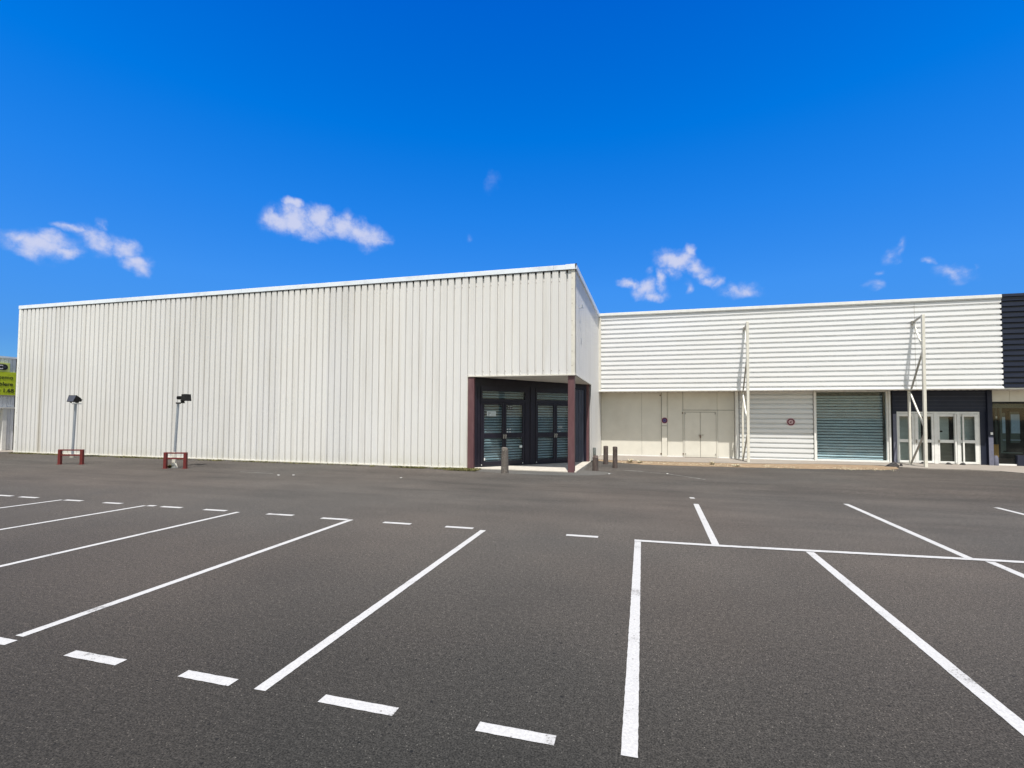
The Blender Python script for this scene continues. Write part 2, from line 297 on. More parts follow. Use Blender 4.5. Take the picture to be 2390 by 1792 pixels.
# ------------------------------------------------------------------ mesh helpers
DIAG_O = Vector((-5.61, 15.064, 0)); DIAG_U = Vector((.7115, .7027, 0)).normalized(); DIAG_N = Vector((-DIAG_U.y, DIAG_U.x, 0))
def diag(p): return DIAG_O + DIAG_U * p[0] + DIAG_N * p[1] + Vector((0, 0, p[2]))
class MB:
    def __init__(s, tf=None): s.v = []; s.f = []; s.mi = []; s.tf = tf; s.cur = 0
    def add(s, vs, fs):
        o = len(s.v); s.v += [Vector(v) for v in vs]
        for f in fs: s.f.append([o + i for i in f]); s.mi.append(s.cur)
    def box(s, x0, x1, y0, y1, z0, z1):
        s.add([(x0, y0, z0), (x1, y0, z0), (x1, y1, z0), (x0, y1, z0), (x0, y0, z1), (x1, y0, z1), (x1, y1, z1), (x0, y1, z1)],
              [(0, 3, 2, 1), (4, 5, 6, 7), (0, 1, 5, 4), (1, 2, 6, 5), (2, 3, 7, 6), (3, 0, 4, 7)]); return s
    def bar(s, a, b, w, d=None, n=4, r2=None, cap=True, upv=None):
        a, b = Vector(a), Vector(b); ax = (b - a).normalized()
        u = upv or (Vector((0, 0, 1)) if abs(ax.z) < .9 else Vector((0, 1, 0)))
        p = ax.cross(Vector(u)).normalized(); q = p.cross(ax).normalized(); d = d or w
        vs = []
        for c, k in ((a, 1), (b, (r2 / w if r2 else 1))):
            for i in range(n):
                if n == 4:
                    sx, sy = ((-1, -1), (1, -1), (1, 1), (-1, 1))[i]; vs.append(c + p * sx * w / 2 * k + q * sy * d / 2 * k)
                else:
                    t = 2 * math.pi * i / n; vs.append(c + p * math.cos(t) * w * k + q * math.sin(t) * d * k)
        fs = [(i, (i + 1) % n, n + (i + 1) % n, n + i) for i in range(n)]
        if cap: fs += [tuple(range(n))[::-1], tuple(range(n, 2 * n))]
        s.add(vs, fs); return s
    def tube(s, a, b, r, n=16): return s.bar(a, b, r, r, n)
    def lathe(s, c, prof, n=20, jit=0, seed=0):
        rr = random.Random(seed); vs = []; c = Vector(c)
        for (r, z) in prof:
            for i in range(n):
                t = 2 * math.pi * i / n; k = 1 + rr.uniform(-jit, jit)
                vs.append(c + Vector((r * k * math.cos(t), r * k * math.sin(t), z)))
        m_ = len(prof); fs = []
        for j in range(m_ - 1):
            for i in range(n):
                fs.append((j * n + i, j * n + (i + 1) % n, (j + 1) * n + (i + 1) % n, (j + 1) * n + i))
        fs += [tuple(range(n))[::-1], tuple(range((m_ - 1) * n, m_ * n))]
        s.add(vs, fs); return s
    def disc(s, c, ax, r, th, n=40, r_in=0):
        c = Vector(c); ax = Vector(ax).normalized()
        return s.bar(c, c + ax * th, r, r, n)
    def ring(s, c, ax, r0, r1, th, n=40):
        c = Vector(c); ax = Vector(ax).normalized(); p = ax.cross(Vector((0, 0, 1))).normalized(); q = p.cross(ax)
        vs = []
        for k in (0, th):
            for r in (r0, r1):
                for i in range(n):
                    t = 2 * math.pi * i / n; vs.append(c + ax * k + p * r * math.cos(t) + q * r * math.sin(t))
        fs = []
        for i in range(n):
            j = (i + 1) % n
            fs += [(2 * n + i, 2 * n + j, 3 * n + j, 3 * n + i), (n + i, 3 * n + i, 3 * n + j, n + j), (i, j, 2 * n + j, 2 * n + i), (i, n + i, n + j, j)]
        s.add(vs, fs); return s
    def build(s, name, m, parent=None, bevel=0, smooth=False, label=None, fix=True):
        me = bpy.data.meshes.new(name); base = parent_loc(parent)
        vs = [(s.tf(v) if s.tf else v) - base for v in s.v]
        me.from_pydata([tuple(v) for v in vs], [], s.f)
        ms = m if isinstance(m, (list, tuple)) else [m]
        for k in ms: me.materials.append(MT[k])
        if len(ms) > 1: me.polygons.foreach_set('material_index', s.mi)
        if fix:
            bm = bmesh.new(); bm.from_mesh(me); bmesh.ops.recalc_face_normals(bm, faces=bm.faces); bm.to_mesh(me); bm.free()
        if smooth:
            me.polygons.foreach_set('use_smooth', [True] * len(me.polygons)); me.set_sharp_from_angle(angle=R(38))
        me.update()
        o = bpy.data.objects.new(name, me); COL.objects.link(o)
        if parent: o.parent = parent
        if bevel:
            b = o.modifiers.new('bevel', 'BEVEL'); b.width = bevel; b.segments = 2; b.limit_method = 'ANGLE'
        if label: o['label'] = label
        return o
LOC = {}
def parent_loc(p):
    v = Vector((0, 0, 0))
    while p is not None:
        v = v + Vector(LOC.get(p.name, (0, 0, 0))); p = p.parent
    return v
def thing(name, label, cat, loc, group=None):
    o = bpy.data.objects.new(name, None); COL.objects.link(o); o.location = loc; o.empty_display_size = .3
    LOC[o.name] = loc; o['label'] = label; o['category'] = cat
    if group: o['group'] = group
    return o
def tag(o, label, cat, group=None):
    o['label'] = label; o['category'] = cat
    if group: o['group'] = group
    return o
def structure(o, label=None):
    o['kind'] = 'structure'
    if label: o['label'] = label
    return o
def copy_tree(o, parent=None):
    c = o.copy(); COL.objects.link(c)
    if parent: c.parent = parent
    for ch in list(o.children): copy_tree(ch, c)
    return c
def text_mesh(name, txt, size, m, origin, xdir, parent, depth=.004, align='LEFT', bold=0.0, label=None):
    """a line of lettering standing on a face: origin, reading direction xdir, up +Z"""
    cu = bpy.data.curves.new(name, 'FONT'); cu.body = txt; cu.size = size; cu.extrude = depth; cu.align_x = align; cu.offset = bold
    to = bpy.data.objects.new('tmp', cu); COL.objects.link(to)
    dg = bpy.context.evaluated_depsgraph_get(); me = bpy.data.meshes.new_from_object(to.evaluated_get(dg))
    bpy.data.objects.remove(to)
    X = Vector(xdir).normalized(); Z = Vector((0, 0, 1)); Nn = X.cross(Z)
    base = parent_loc(parent); og = Vector(origin)
    for v in me.vertices:
        p = v.co.copy(); v.co = og + X * p.x + Z * p.y + Nn * p.z - base
    me.materials.clear(); me.materials.append(MT[m]); me.name = name
    o = bpy.data.objects.new(name, me); COL.objects.link(o); o.parent = parent
    return o

# profiled sheets -----------------------------------------------------------
def rib_sheet(mb, a, b, z0, z1, nrm, pitch=.2517, start=0, depth=.06, rows=1):
    """vertical ribs; a,b = ends on plan, z0/z1 numbers or functions of 0..1 along; nrm points outwards"""
    a = Vector((a[0], a[1], 0)); b = Vector((b[0], b[1], 0)); ln = (b - a).length; u = (b - a).normalized(); nr = Vector(nrm)
    f0 = z0 if callable(z0) else (lambda t: z0); f1 = z1 if callable(z1) else (lambda t: z1)
    prof = [(0, 0), (.055, 0), (.060, -.004), (.066, 0), (.120, 0), (.125, -.004), (.131, 0), (.182, 0), (.196, -depth), (.232, -depth), (.246, 0)]
    k = pitch / .2517; pts = []
    s0 = -start
    while s0 < ln + pitch:
        for (x, d) in prof:
            s_ = s0 + x * k
            if 0 <= s_ <= ln: pts.append((s_, d))
        s0 += pitch
    if not pts or pts[0][0] > 1e-6: pts.insert(0, (0, pts[0][1] if pts else 0))
    if pts[-1][0] < ln - 1e-6: pts.append((ln, pts[-1][1]))
    vs = []
    for (s_, d) in pts:
        t = s_ / ln; p = a + u * s_ + nr * d
        vs += [(p.x, p.y, f0(t)), (p.x, p.y, f1(t))]
    mb.add(vs, [(2 * i, 2 * i + 2, 2 * i + 3, 2 * i + 1) for i in range(len(pts) - 1)])
    return [s_ for (s_, d) in pts if abs(d + depth) < 1e-6]
def plank_sheet(mb, a, b, z0, z1, nrm, pitch=.1944, depth=.07, gap=.052):
    """horizontal ribs between heights z0 and z1"""
    a = Vector((a[0], a[1], 0)); b = Vector((b[0], b[1], 0)); nr = Vector(nrm); pts = []
    z = z1
    while z > z0 - 1e-6:
        # downwards: outer flat, underside, recess, slope out
        for dz, d in ((0, 0), (pitch - gap - .028, 0), (pitch - gap - .014, -depth), (pitch - .016, -depth)):
            zz = z - dz
            if zz >= z0 - 1e-6: pts.append((zz, d))
        z -= pitch
    if pts[-1][0] > z0 + 1e-4: pts.append((z0, pts[-1][1]))
    vs = []
    n_ = 14
    for (zz, d) in pts:
        for i in range(n_ + 1):
            p = a.lerp(b, i / n_) + nr * d; vs.append((p.x, p.y, zz))
    w = n_ + 1
    mb.add(vs, [(r * w + i, r * w + i + 1, (r + 1) * w + i + 1, (r + 1) * w + i) for r in range(len(pts) - 1) for i in range(n_)])
def slats(mb, x0, x1, y, z0, z1, pitch, depth=.012, fill=.66):
    """curtain of a rolling shutter: curved laths with open dark joints, facing local -y"""
    z = z0
    while z < z1 - 1e-6:
        vs = []
        for dz, d in ((0, depth), (pitch * fill * .25, -.1 * depth), (pitch * fill * .6, -.6 * depth), (pitch * fill, depth)):
            vs += [(x0, y + d, min(z + dz, z1)), (x1, y + d, min(z + dz, z1))]
        mb.add(vs, [(2 * i, 2 * i + 1, 2 * i + 3, 2 * i + 2) for i in range(3)])
        z += pitch

# ------------------------------------------------------------------ the ground
def gz(y):
    t = min(1, max(0, (y - 12.8) / 1.4)); return .05 * t * t * (3 - 2 * t)
mb = MB()
xs = [-700, -200, -80, -40, -20, 0, 20, 40, 80, 200, 700]
ys = [-700, -200, -50, -10, 0, 5, 10, 12.8] + [12.8 + 1.4 * i / 12 for i in range(1, 13)] + [16, 20, 30, 60, 200, 900]
vs = [(x, y, gz(y)) for y in ys for x in xs]; w = len(xs)
mb.add(vs, [(j * w + i, j * w + i + 1, (j + 1) * w + i + 1, (j + 1) * w + i) for j in range(len(ys) - 1) for i in range(w - 1)])
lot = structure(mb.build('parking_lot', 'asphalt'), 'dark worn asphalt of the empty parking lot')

def stripe(p, q, w=.1, mt='line', h=.004, jit=.0018, seed=0, name='painted_line'):
    rr = random.Random(seed); p = Vector((p[0], p[1], 0)); q = Vector((q[0], q[1], 0)); d = (q - p); ln = d.length; d.normalize(); nn_ = Vector((-d.y, d.x, 0))
    n_ = max(2, int(ln / .035)); vs = []; fs = []
    for i in range(n_ + 1):
        c = p + d * ln * i / n_
        for s_ in (-1, 1):
            k = c + nn_ * s_ * (w / 2 + rr.uniform(-jit, jit)) + d * (rr.uniform(-jit, jit) if 0 < i < n_ else rr.uniform(-jit, jit) * .5)
            vs.append((k.x, k.y, gz(k.y) + h))
    for i in range(n_): fs.append((2 * i, 2 * i + 2, 2 * i + 3, 2 * i + 1))
    m_ = MB(); m_.add(vs, fs); return m_.build(name, mt, lot)
k = 0
LINES = [((-2.433, 2.712), (-2.452, 7.335)), ((-4.871, 2.834), (-4.866, 7.43)), ((-7.325, 2.85), (-7.213, 7.415)), ((-9.75, 2.85), (-9.439, 7.415)), ((-12.1, 2.85), (-11.675, 7.42)), ((-14.4, 2.9), (-13.9, 7.4)),
         ((-.086, 2.717), (-.104, 7.30)), ((1.012, 10.756), (.954, 7.43)), ((4.035, 11.675), (4.015, 7.64)), ((6.84, 12.1), (6.98, 7.68)), ((2.116, 2.5), (2.122, 7.39)), ((4.14, 2.6), (4.175, 7.53)), ((6.4, 2.6), (6.5, 7.6))]
for a, b in LINES:
    stripe(a, b, .1 if a[0] > 0.5 else .088, seed=k, h=.004); k += 1
pl = [(-.151, 7.343), (.906, 7.372), (2.127, 7.446), (4.015, 7.583), (4.551, 7.61), (9.5, 7.85)]
m_ = MB(); vs = []; rr = random.Random(5)
fine = []
for i in range(len(pl) - 1):
    n_ = max(2, int(abs(pl[i + 1][0] - pl[i][0]) / .05))
    for j in range(n_): t = j / n_; fine.append((pl[i][0] + (pl[i + 1][0] - pl[i][0]) * t, pl[i][1] + (pl[i + 1][1] - pl[i][1]) * t))
fine.append(pl[-1])
for x, y in fine: vs += [(x, y - .05 + rr.uniform(-.003, .003), .008), (x, y + .05 + rr.uniform(-.003, .003), .008)]
m_.add(vs, [(2 * i, 2 * i + 2, 2 * i + 3, 2 * i + 1) for i in range(len(fine) - 1)]); m_.build('painted_line', 'line', lot)
FAR = [(-13.9, -13.194), (-12.931, -12.434), (-11.60, -11.154), (-10.528, -10.085), (-9.38, -9.217), (-9.038, -8.571), (-8.008, -7.517), (-6.59, -6.054), (-5.433, -4.93), (-4.231, -3.735), (-3.116, -2.645), (-1.154, -.678)]
for a, b in FAR: stripe((a, 7.40 + (.03 if a < -6 else 0)), (b, 7.41 + (.04 if a < -6 else 0)), .1, seed=k, name='painted_dash'); k += 1
NEAR = [(-5.35, -4.795), (-4.169, -3.659), (-3.096, -2.666), (-1.984, -1.465), (-.941, -.487)]
for a, b in NEAR: stripe((a, 2.742), (b, 2.738), .085, seed=k, name='painted_dash'); k += 1
stripe((.998, 11.60), (1.012, 11.44), .1, seed=k, name='painted_dash')
for a, b in [((-.68, 16.24), (.66, 15.67)), ((-.62, 16.33), (-.1, 16.13)), ((-12.2, 12.56), (-10.9, 12.49)), ((.66, 15.67), (1.63, 14.55))]:
    stripe(a, b, .026, 'oldline', seed=k, jit=.010, name='faded_line'); k += 1
# worn lighter asphalt in front of the entrance
def sheet(poly, z, name, mt, parent=None, jit=0, seed=0, sub=8):
    rr = random.Random(seed); out = []
    for i in range(len(poly)):
        a, b = poly[i], poly[(i + 1) % len(poly)]
        for j in range(sub):
            t = j / sub; e = 0 if j == 0 else 1
            out.append((a[0] + (b[0] - a[0]) * t + e * rr.uniform(-jit, jit), a[1] + (b[1] - a[1]) * t + e * rr.uniform(-jit, jit)))
    m_ = MB(); m_.add([(x, y, (z if not callable(z) else z(y))) for x, y in out], [tuple(range(len(out)))]); return m_.build(name, mt, parent)
structure(sheet([(-5.7, 15.1), (-5.15, 14.55), (-4.376, 14.30), (-3.306, 14.206), (-2.324, 14.30), (-1.317, 14.65), (-.9, 15.2), (-1.2, 15.6), (-1.9, 15.9), (-2.0, 18.6), (-2.3, 16.4), (-5.0, 15.6)], .0545, 'worn_patch', 'patch', None, .03, 3), 'paler worn asphalt before the entrance')
# concrete floor of the corner entrance
m_ = MB(); P = [(-5.55, 15.10), (-2.05, 15.10), (-1.98, 18.75), (-2.30, 18.80), (-5.60, 15.35)]
m_.add([(x, y, .0) for x, y in P] + [(x, y, .088) for x, y in P], [(4, 3, 2, 1, 0), (5, 6, 7, 8, 9)] + [(i, (i + 1) % 5, 5 + (i + 1) % 5, 5 + i) for i in range(5)])
structure(m_.build('entrance_slab', 'ground_conc', bevel=.01), 'pale concrete slab under the corner entrance')
# pavement before the lower building
edge = [(-1.92, 19.75), (-1.2, 19.55), (-.1, 19.6), (1.29, 19.62), (3.2, 19.74), (4.7, 20.0), (6.1, 20.45), (8.2, 20.6), (8.7, 20.05), (9.3, 19.75), (10.4, 19.85), (11.2, 19.6), (11.6, 19.0), (12.5, 18.3), (22, 17.6)]
m_ = MB(); vs = []
for x, y in edge: vs += [(x, y, .0), (x, y, .085), (x, 22.3, .085)]
m_.add(vs, [f for i in range(len(edge) - 1) for f in ((3 * i, 3 * i + 3, 3 * i + 4, 3 * i + 1), (3 * i + 1, 3 * i + 4, 3 * i + 5, 3 * i + 2))])
structure(m_.build('pavement', 'pave'), 'concrete pavement along the lower white building')
v_edge = [(-1.75, 19.35), (-1.3, 19.02), (-.15, 18.43), (1.2, 18.36), (3.0, 18.46), (4.4, 18.6), (5.5, 18.66), (7.9, 19.18), (8.45, 19.7)]
v_in = [(-1.85, 19.72), (-1.2, 19.52), (-.1, 19.57), (1.29, 19.6), (3.2, 19.72), (4.7, 19.98), (6.1, 20.43), (8.0, 20.55), (8.6, 20.1)]
rr = random.Random(11); vs = []; A_ = []; B_ = []
for i in range(len(v_edge) - 1):
    for j in range(10):
        t = j / 10; A_.append((v_edge[i][0] * (1 - t) + v_edge[i + 1][0] * t, v_edge[i][1] * (1 - t) + v_edge[i + 1][1] * t + rr.uniform(-.05, .05)))
        B_.append((v_in[i][0] * (1 - t) + v_in[i + 1][0] * t, v_in[i][1] * (1 - t) + v_in[i + 1][1] * t))
m_ = MB()
for a, b in zip(A_, B_): vs += [(a[0], a[1], .053), ((a[0] + b[0]) / 2, (a[1] + b[1]) / 2, .068 + rr.uniform(-.004, .006)), (b[0], b[1], .074)]
m_.add(vs, [f for i in range(len(A_) - 1) for f in ((3 * i, 3 * i + 3, 3 * i + 4, 3 * i + 1), (3 * i + 1, 3 * i + 4, 3 * i + 5, 3 * i + 2))])
structure(m_.build('sandy_verge', 'sand', smooth=True), 'sandy crumbling edge of the pavement')
structure(sheet([(-40, 8), (-27.9, 8), (-27.9, 14.6), (-27.2, 15.6), (-27.4, 22), (-40, 22)], .055, 'concrete_yard', 'pave', None, .03, 5), 'concrete strip beside the neighbouring building')

# ------------------------------------------------------------------ the tall cream building
YA = 15.064; XL = -26.71; XS = -5.61; XR = -2.081; XE = -1.90; YC = 21.15; YP = 21.92
WH = thing('warehouse', 'tall cream building of vertical ribbed metal with a dark corner entrance', 'building', (-15, 18, .05))
m_ = MB()
g1 = rib_sheet(m_, (XL, YA), (XS, YA), .085, 6.385, (0, -1, 0))
g2 = rib_sheet(m_, (XS, YA), (XR, YA), 3.10, 6.385, (0, -1, 0), start=(XS - XL) % .2517)
m_.box(XL + .02, XS - .02, YA + .068, YA + .25, .10, 6.38); m_.box(XS - .02, XR - .03, YA + .068, YA + .25, 3.12, 6.38)
m_.cur = 1
rr = random.Random(3)
for s_ in g1[::2]:
    x = XL + s_ + .018
    m_.box(x - .005, x + .005, YA + .050, YA + .059, .20, .212)
    if rr.random() < .6: zz = 6.05 + rr.uniform(-.02, .02); m_.box(x - .006, x + .006, YA + .050, YA + .059, zz, zz + .016)
for s_ in g2[::2]:
    x = XS + s_ + .018; m_.box(x - .005, x + .005, YA + .050, YA + .059, 3.22, 3.24)
    zz = 6.05 + rr.uniform(-.02, .02); m_.box(x - .006, x + .006, YA + .050, YA + .059, zz, zz + .018)
m_.cur = 2  # dark boxes stand for shade in the open groove tops and under the coping
for (x0_, g_) in ((XL, g1), (XS, g2)):
    for s_ in g_[::2]:
        x = x0_ + s_ + .018; m_.box(x - .026, x + .026, YA + .002, YA + .058, 6.315, 6.372)
m_.box(XL, XR - .02, YA - .006, YA + .04, 6.366, 6.384)
m_.build('front_wall', ['cladA', 'rust', 'shadowgap'], WH, fix=False)
# side wall towards the lower building
def bx(y): return XR + (XE - XR) * (y - YA) / (YC - YA)
YJ = 18.70; bn = Vector((YC - YA, -(XE - XR), 0)).normalized()
LB = YP - YA
def ztopB(t): return 6.385 - .30 * (t * LB) / (YC - YA)
m_ = MB()
tJ = (YJ - YA)
rib_sheet(m_, (XR, YA), (bx(YJ), YJ), lambda t: 3.10 - .09 * t, lambda t: 6.385 - .30 * t * tJ / (YC - YA), bn)
rib_sheet(m_, (bx(YJ), YJ), (bx(YP), YP), .09, lambda t: 6.385 - .30 * (tJ + t * (YP - YJ)) / (YC - YA), bn, start=tJ % .2517)
for (y0, y1, z0) in ((YA + .05, YJ, 3.12), (YJ, 34, .06)):
    x0a, x1a = bx(y0), bx(min(y1, YP))
    m_.add([(x0a - .25, y0, z0), (x0a - .07, y0, z0), (x1a - .07, y1, z0), (x1a - .25, y1, z0), (x0a - .25, y0, 6.1 if y1 > 20 else 6.2), (x0a - .07, y0, 6.2), (x1a - .07, y1, 6.05), (x1a - .25, y1, 6.05)],
           [(0, 3, 2, 1), (4, 5, 6, 7), (0, 1, 5, 4), (1, 2, 6, 5), (2, 3, 7, 6), (3, 0, 4, 7)])
m_.build('side_wall', 'cladA', WH, fix=False)
m_ = MB(); m_.box(XL, XL + .2, YA + .25, 45, .06, 6.3); m_.box(XL, -2.2, 44.8, 45, .06, 6.3); m_.build('rear_wall', 'cladA', WH)
m_ = MB(); m_.box(XL + .05, -2.25, YA + .1, 44.9, 5.95, 6.05); m_.build('roof', 'roof', WH)
# coping strips
m_ = MB(); x = XL - .05; rr = random.Random(9)
while x < XR + .02:
    x2 = min(x + 3.0, XR + .02)
    m_.box(x + .002, x2 - .002, YA - .022 - rr.uniform(0, .004), YA + .30, 6.385, 6.54 + rr.uniform(-.004, .004)); x = x2
m_.build('coping', 'coping', WH, bevel=.006)
m_ = MB(); n_ = 2
for i in range(n_):
    y0 = YA - .05 + (YC + .75 - YA) * i / n_; y1 = YA - .05 + (YC + .75 - YA) * (i + 1) / n_ - .004
    z0 = 6.54 - .33 * (y0 - YA) / (YC - YA); z1 = 6.54 - .33 * (y1 - YA) / (YC - YA)
    a0, a1 = bx(y0), bx(y1)
    m_.add([(a0 - .3, y0, z0 - .165), (a0 + .05, y0, z0 - .165), (a1 + .05, y1, z1 - .165), (a1 - .3, y1, z1 - .165), (a0 - .3, y0, z0), (a0 + .05, y0, z0), (a1 + .05, y1, z1), (a1 - .3, y1, z1)],
           [(0, 3, 2, 1), (4, 5, 6, 7), (0, 1, 5, 4), (1, 2, 6, 5), (2, 3, 7, 6), (3, 0, 4, 7)])
m_.build('side_coping', 'coping', WH, bevel=.005)
m_ = MB(); m_.add([(XR + .004, YA - .062, 6.545), (XR + .056, YA - .062, 6.548), (XR + .02, YA - .062, 6.40), (XR + .012, YA - .062, 6.40), (XR + .004, YA - .01, 6.545), (XR + .056, YA - .01, 6.548), (XR + .02, YA - .01, 6.40), (XR + .012, YA - .01, 6.40)],
    [(0, 1, 2, 3), (4, 7, 6, 5), (0, 4, 5, 1), (1, 5, 6, 2), (2, 6, 7, 3), (3, 7, 4, 0)]); m_.build('coping_gap', 'shadowgap', WH)
# corner flashings with fixings
m_ = MB(); m_.box(XR - .115, XR + .014, YA - .014, YA - .001, 3.075, 6.375); m_.box(XR + .001, XR + .016, YA - .014, YA + .10, 3.075, 6.375)
m_.cur = 1
for zz in (6.1, 5.75, 5.3, 4.75, 4.3, 3.8, 3.35):
    m_.box(XR - .100, XR - .088, YA - .018, YA - .013, zz, zz + .03)
m_.build('corner_flashing', ['trim', 'rust'], WH)
m_ = MB(); m_.box(XL - .02, XL + .11, YA - .014, YA - .001, .07, 6.375); m_.cur = 1
for i in range(9): m_.box(XL + .09, XL + .102, YA - .018, YA - .013, .5 + .65 * i, .53 + .65 * i)
m_.build('corner_flashing', ['whitetrim', 'rust'], WH)
m_ = MB(); m_.box(XL, XS - .01, YA - .025, YA + .02, .065, .10); m_.box(XL + .1, XS - .1, YA + .03, YA + .2, -.05, .07); m_.build('base_flashing', 'trim', WH)
m_ = MB(); m_.box(XS - .012, XS + .004, YA - .012, YA + .05, .085, 3.10); m_.box(XS, XR + .01, YA - .02, YA + .06, 3.062, 3.10)
m_.add([(XR - .02, YA + .06, 3.062), (XR + .022, YA + .06, 3.062), (bx(YJ) + .022, YJ, 2.975), (bx(YJ) - .02, YJ, 2.975), (XR - .02, YA + .06, 3.10), (XR + .022, YA + .06, 3.10), (bx(YJ) + .022, YJ, 3.013), (bx(YJ) - .02, YJ, 3.013)],
       [(0, 3, 2, 1), (4, 5, 6, 7), (0, 1, 5, 4), (1, 2, 6, 5), (2, 3, 7, 6), (3, 0, 4, 7)])
m_.build('opening_trim', 'trim', WH)
m_ = MB(); pp = [(XS, YA + .01, 3.07), (XR, YA + .01, 3.07), (bx(YJ), YJ, 2.985), (bx(YJ) - .25, YJ + .1, 2.985), (XS, YA + .35, 3.07)]
m_.add(pp + [(a, b, c + .03) for a, b, c in pp], [(4, 3, 2, 1, 0), (5, 6, 7, 8, 9)] + [(i, (i + 1) % 5, 5 + (i + 1) % 5, 5 + i) for i in range(5)])
m_.build('canopy_soffit', 'soffit', WH)
m_ = MB(); m_.box(-2.308, -2.105, YA + .03, YA + .22, .05, 3.066); m_.build('column', 'maroon', WH, bevel=.006, label='maroon steel column at the free corner of the entrance')
m_ = MB(); m_.box(XS + .004, -5.395, YA + .004, YA + .12, .05, 3.062); m_.build('door_jamb', 'maroon', WH, bevel=.006)
m_ = MB(); m_.box(-2.30, -2.035, 18.50, 18.68, .05, 2.99); m_.build('door_jamb', 'maroon', WH, bevel=.006)
# small fitting high on the side wall
m_ = MB(); m_.tube((bx(15.9), 15.9, 5.35), (bx(15.9) + .10, 15.9, 5.35), .018, 10); m_.box(bx(15.9) + .07, bx(15.9) + .12, 15.87, 15.93, 5.34, 5.44); m_.build('wall_spigot', 'galv', WH)
# the diagonal entrance front
D = lambda: MB(diag)
m_ = D(); m_.box(.10, .475, .0, .08, .085, 3.06); m_.box(.475, 4.86, .0, .08, 2.79, 3.06); m_.box(2.24, 2.62, -.01, .08, .085, 2.79); m_.box(4.80, 4.90, -.004, .08, .085, 3.0)
m_.box(2.40, 2.46, -.035, -.01, .085, 2.79); m_.box(.36, .40, -.02, 0, .085, 2.79)
m_.build('entrance_wall', 'darkframe', WH, bevel=.004)
m_ = D()
for i in range(4): m_.box(4.27 + i * .125, 4.388 + i * .125, -.012, .05, .09, 2.78)
m_.build('side_panel', 'bluepanel', WH, bevel=.008)
m_ = D(); m_.box(4.30, 4.345, -.03, -.012, 1.50, 1.64); m_.build('entry_phone', 'galv', WH)
for (u0, u1, lv) in ((.475, 2.24, ((.54, 1.375), (1.385, 2.175))), (2.62, 4.24, ((2.66, 3.475), (3.485, 4.21)))):
    fr = D(); fr.box(u0, u1, -.03, .05, 2.62, 2.79); fr.box(u0, u0 + .055, -.03, .05, .085, 2.62); fr.box(u1 - .055, u1, -.03, .05, .085, 2.62)
    fr.box(u0 + .055, u1 - .055, -.03, .05, 2.24, 2.36); fr.box(u0 + .055, u1 - .055, -.03, .05, .085, .12)
    fo = fr.build('door_frame', 'darkframe', WH, bevel=.004)
    g = D(); g.box(u0 + .05, u1 - .05, .008, .014, 2.355, 2.625); g.build('transom_pane', 'glass', fo)
    sh = D(); slats(sh, u0 + .02, u1 - .02, .16, .10, 2.66, .092); sh.cur = 1; sh.box(u0, u1, .20, .22, .09, 2.7); sh.build('roller_shutter', ['slat', 'interior'], WH, fix=False)
    for (a, b) in lv:
        st = .075 if a in (.54, 2.66) else .09
        ga, gb = a + .065, b - .085
        d_ = D(); d_.box(a, ga, -.02, .03, .13, 2.235); d_.box(gb, b, -.02, .03, .13, 2.235)
        d_.box(ga, gb, -.02, .03, 2.165, 2.235); d_.box(ga, gb, -.02, .03, 1.04, 1.20); d_.box(ga, gb, -.02, .03, .13, .265)
        do = d_.build('entrance_door', 'darkframe', WH, bevel=.004)
        for z0, z1 in ((.26, 1.045), (1.195, 2.17)):
            g = D(); g.box(ga - .005, gb + .005, .004, .010, z0, z1); g.build('glass_pane', 'glass', do)
        h_ = D(); xh = gb + .045 if a in (.54, 2.66) else a + .03
        h_.box(xh - .02, xh + .02, -.045, -.02, 1.02, 1.16); h_.tube((xh, -.045, 1.12), (xh, -.075, 1.12), .02, 10); h_.build('door_handle', 'brass', do)
    # lock cylinders low on the leaves
    for a in (u0 + .02, u1 - .16): c_ = D(); c_.box(a, a + .03, -.036, -.03, .15, .175); c_.build('floor_bolt', 'white', fo)
for (nm, a, b, z0, z1, mt, lab) in (('paper_notice', .71, 1.045, 1.78, 1.94, 'paper', 'white paper notice with dark print taped inside the leftmost dark glass door'),
        ('window_sticker', 1.495, 1.70, 2.01, 2.155, 'ink', 'small black sticker high in the glass of the second dark door'),
        ('window_sticker', 1.98, 2.09, .69, .77, 'paper', 'small pale sticker low on the second dark glass door'),
        ('window_sticker', .605, .655, .30, .39, 'white', 'tiny white tag at the foot of the leftmost dark door')):
    t_ = thing(nm, lab, 'notice' if nm == 'paper_notice' else 'sticker', tuple(diag((a, -.001, z0))))
    p_ = D(); p_.box(a, b, -.001, .003, z0, z1); p_.build('sheet', mt, t_)
    if nm == 'paper_notice':
        q_ = D(); rr = random.Random(2)
        for zz in (1.90, 1.875, 1.84, 1.815): q_.box(a + .04, a + .04 + rr.uniform(.05, .10), -.003, -.001, zz - .012, zz)
        for zz in (1.905, 1.88, 1.855, 1.83, 1.805): q_.box(a + .16, b - .03, -.003, -.001, zz - .004, zz)
        q_.build('print', 'bluepanel', t_)
    if mt == 'ink':
        q_ = D(); rr = random.Random(4)
        for i in range(3):
            x = a + .03 + i * .062; q_.box(x, x + .03, -.003, -.001, z1 - .05, z1 - .02); q_.box(x + .01, x + .035, -.003, -.001, z0 + .03, z0 + .06)
        q_.build('print', 'paper', t_)
t_ = thing('window_sticker', 'pale lettering sticker on the rightmost dark glass door beside the column', 'sticker', tuple(diag((3.62, 0, 1.25))))
q_ = D()
for i, x in enumerate((3.63, 3.69, 3.75)): q_.box(x, x + .045, -.001, .003, 1.42, 1.43); q_.box(x, x + .012, -.001, .003, 1.36, 1.42); q_.box(x, x + .045, -.001, .003, 1.355, 1.362); 
q_.box(3.64, 3.70, -.001, .003, 1.22, 1.245); q_.build('print', 'paper', t_)
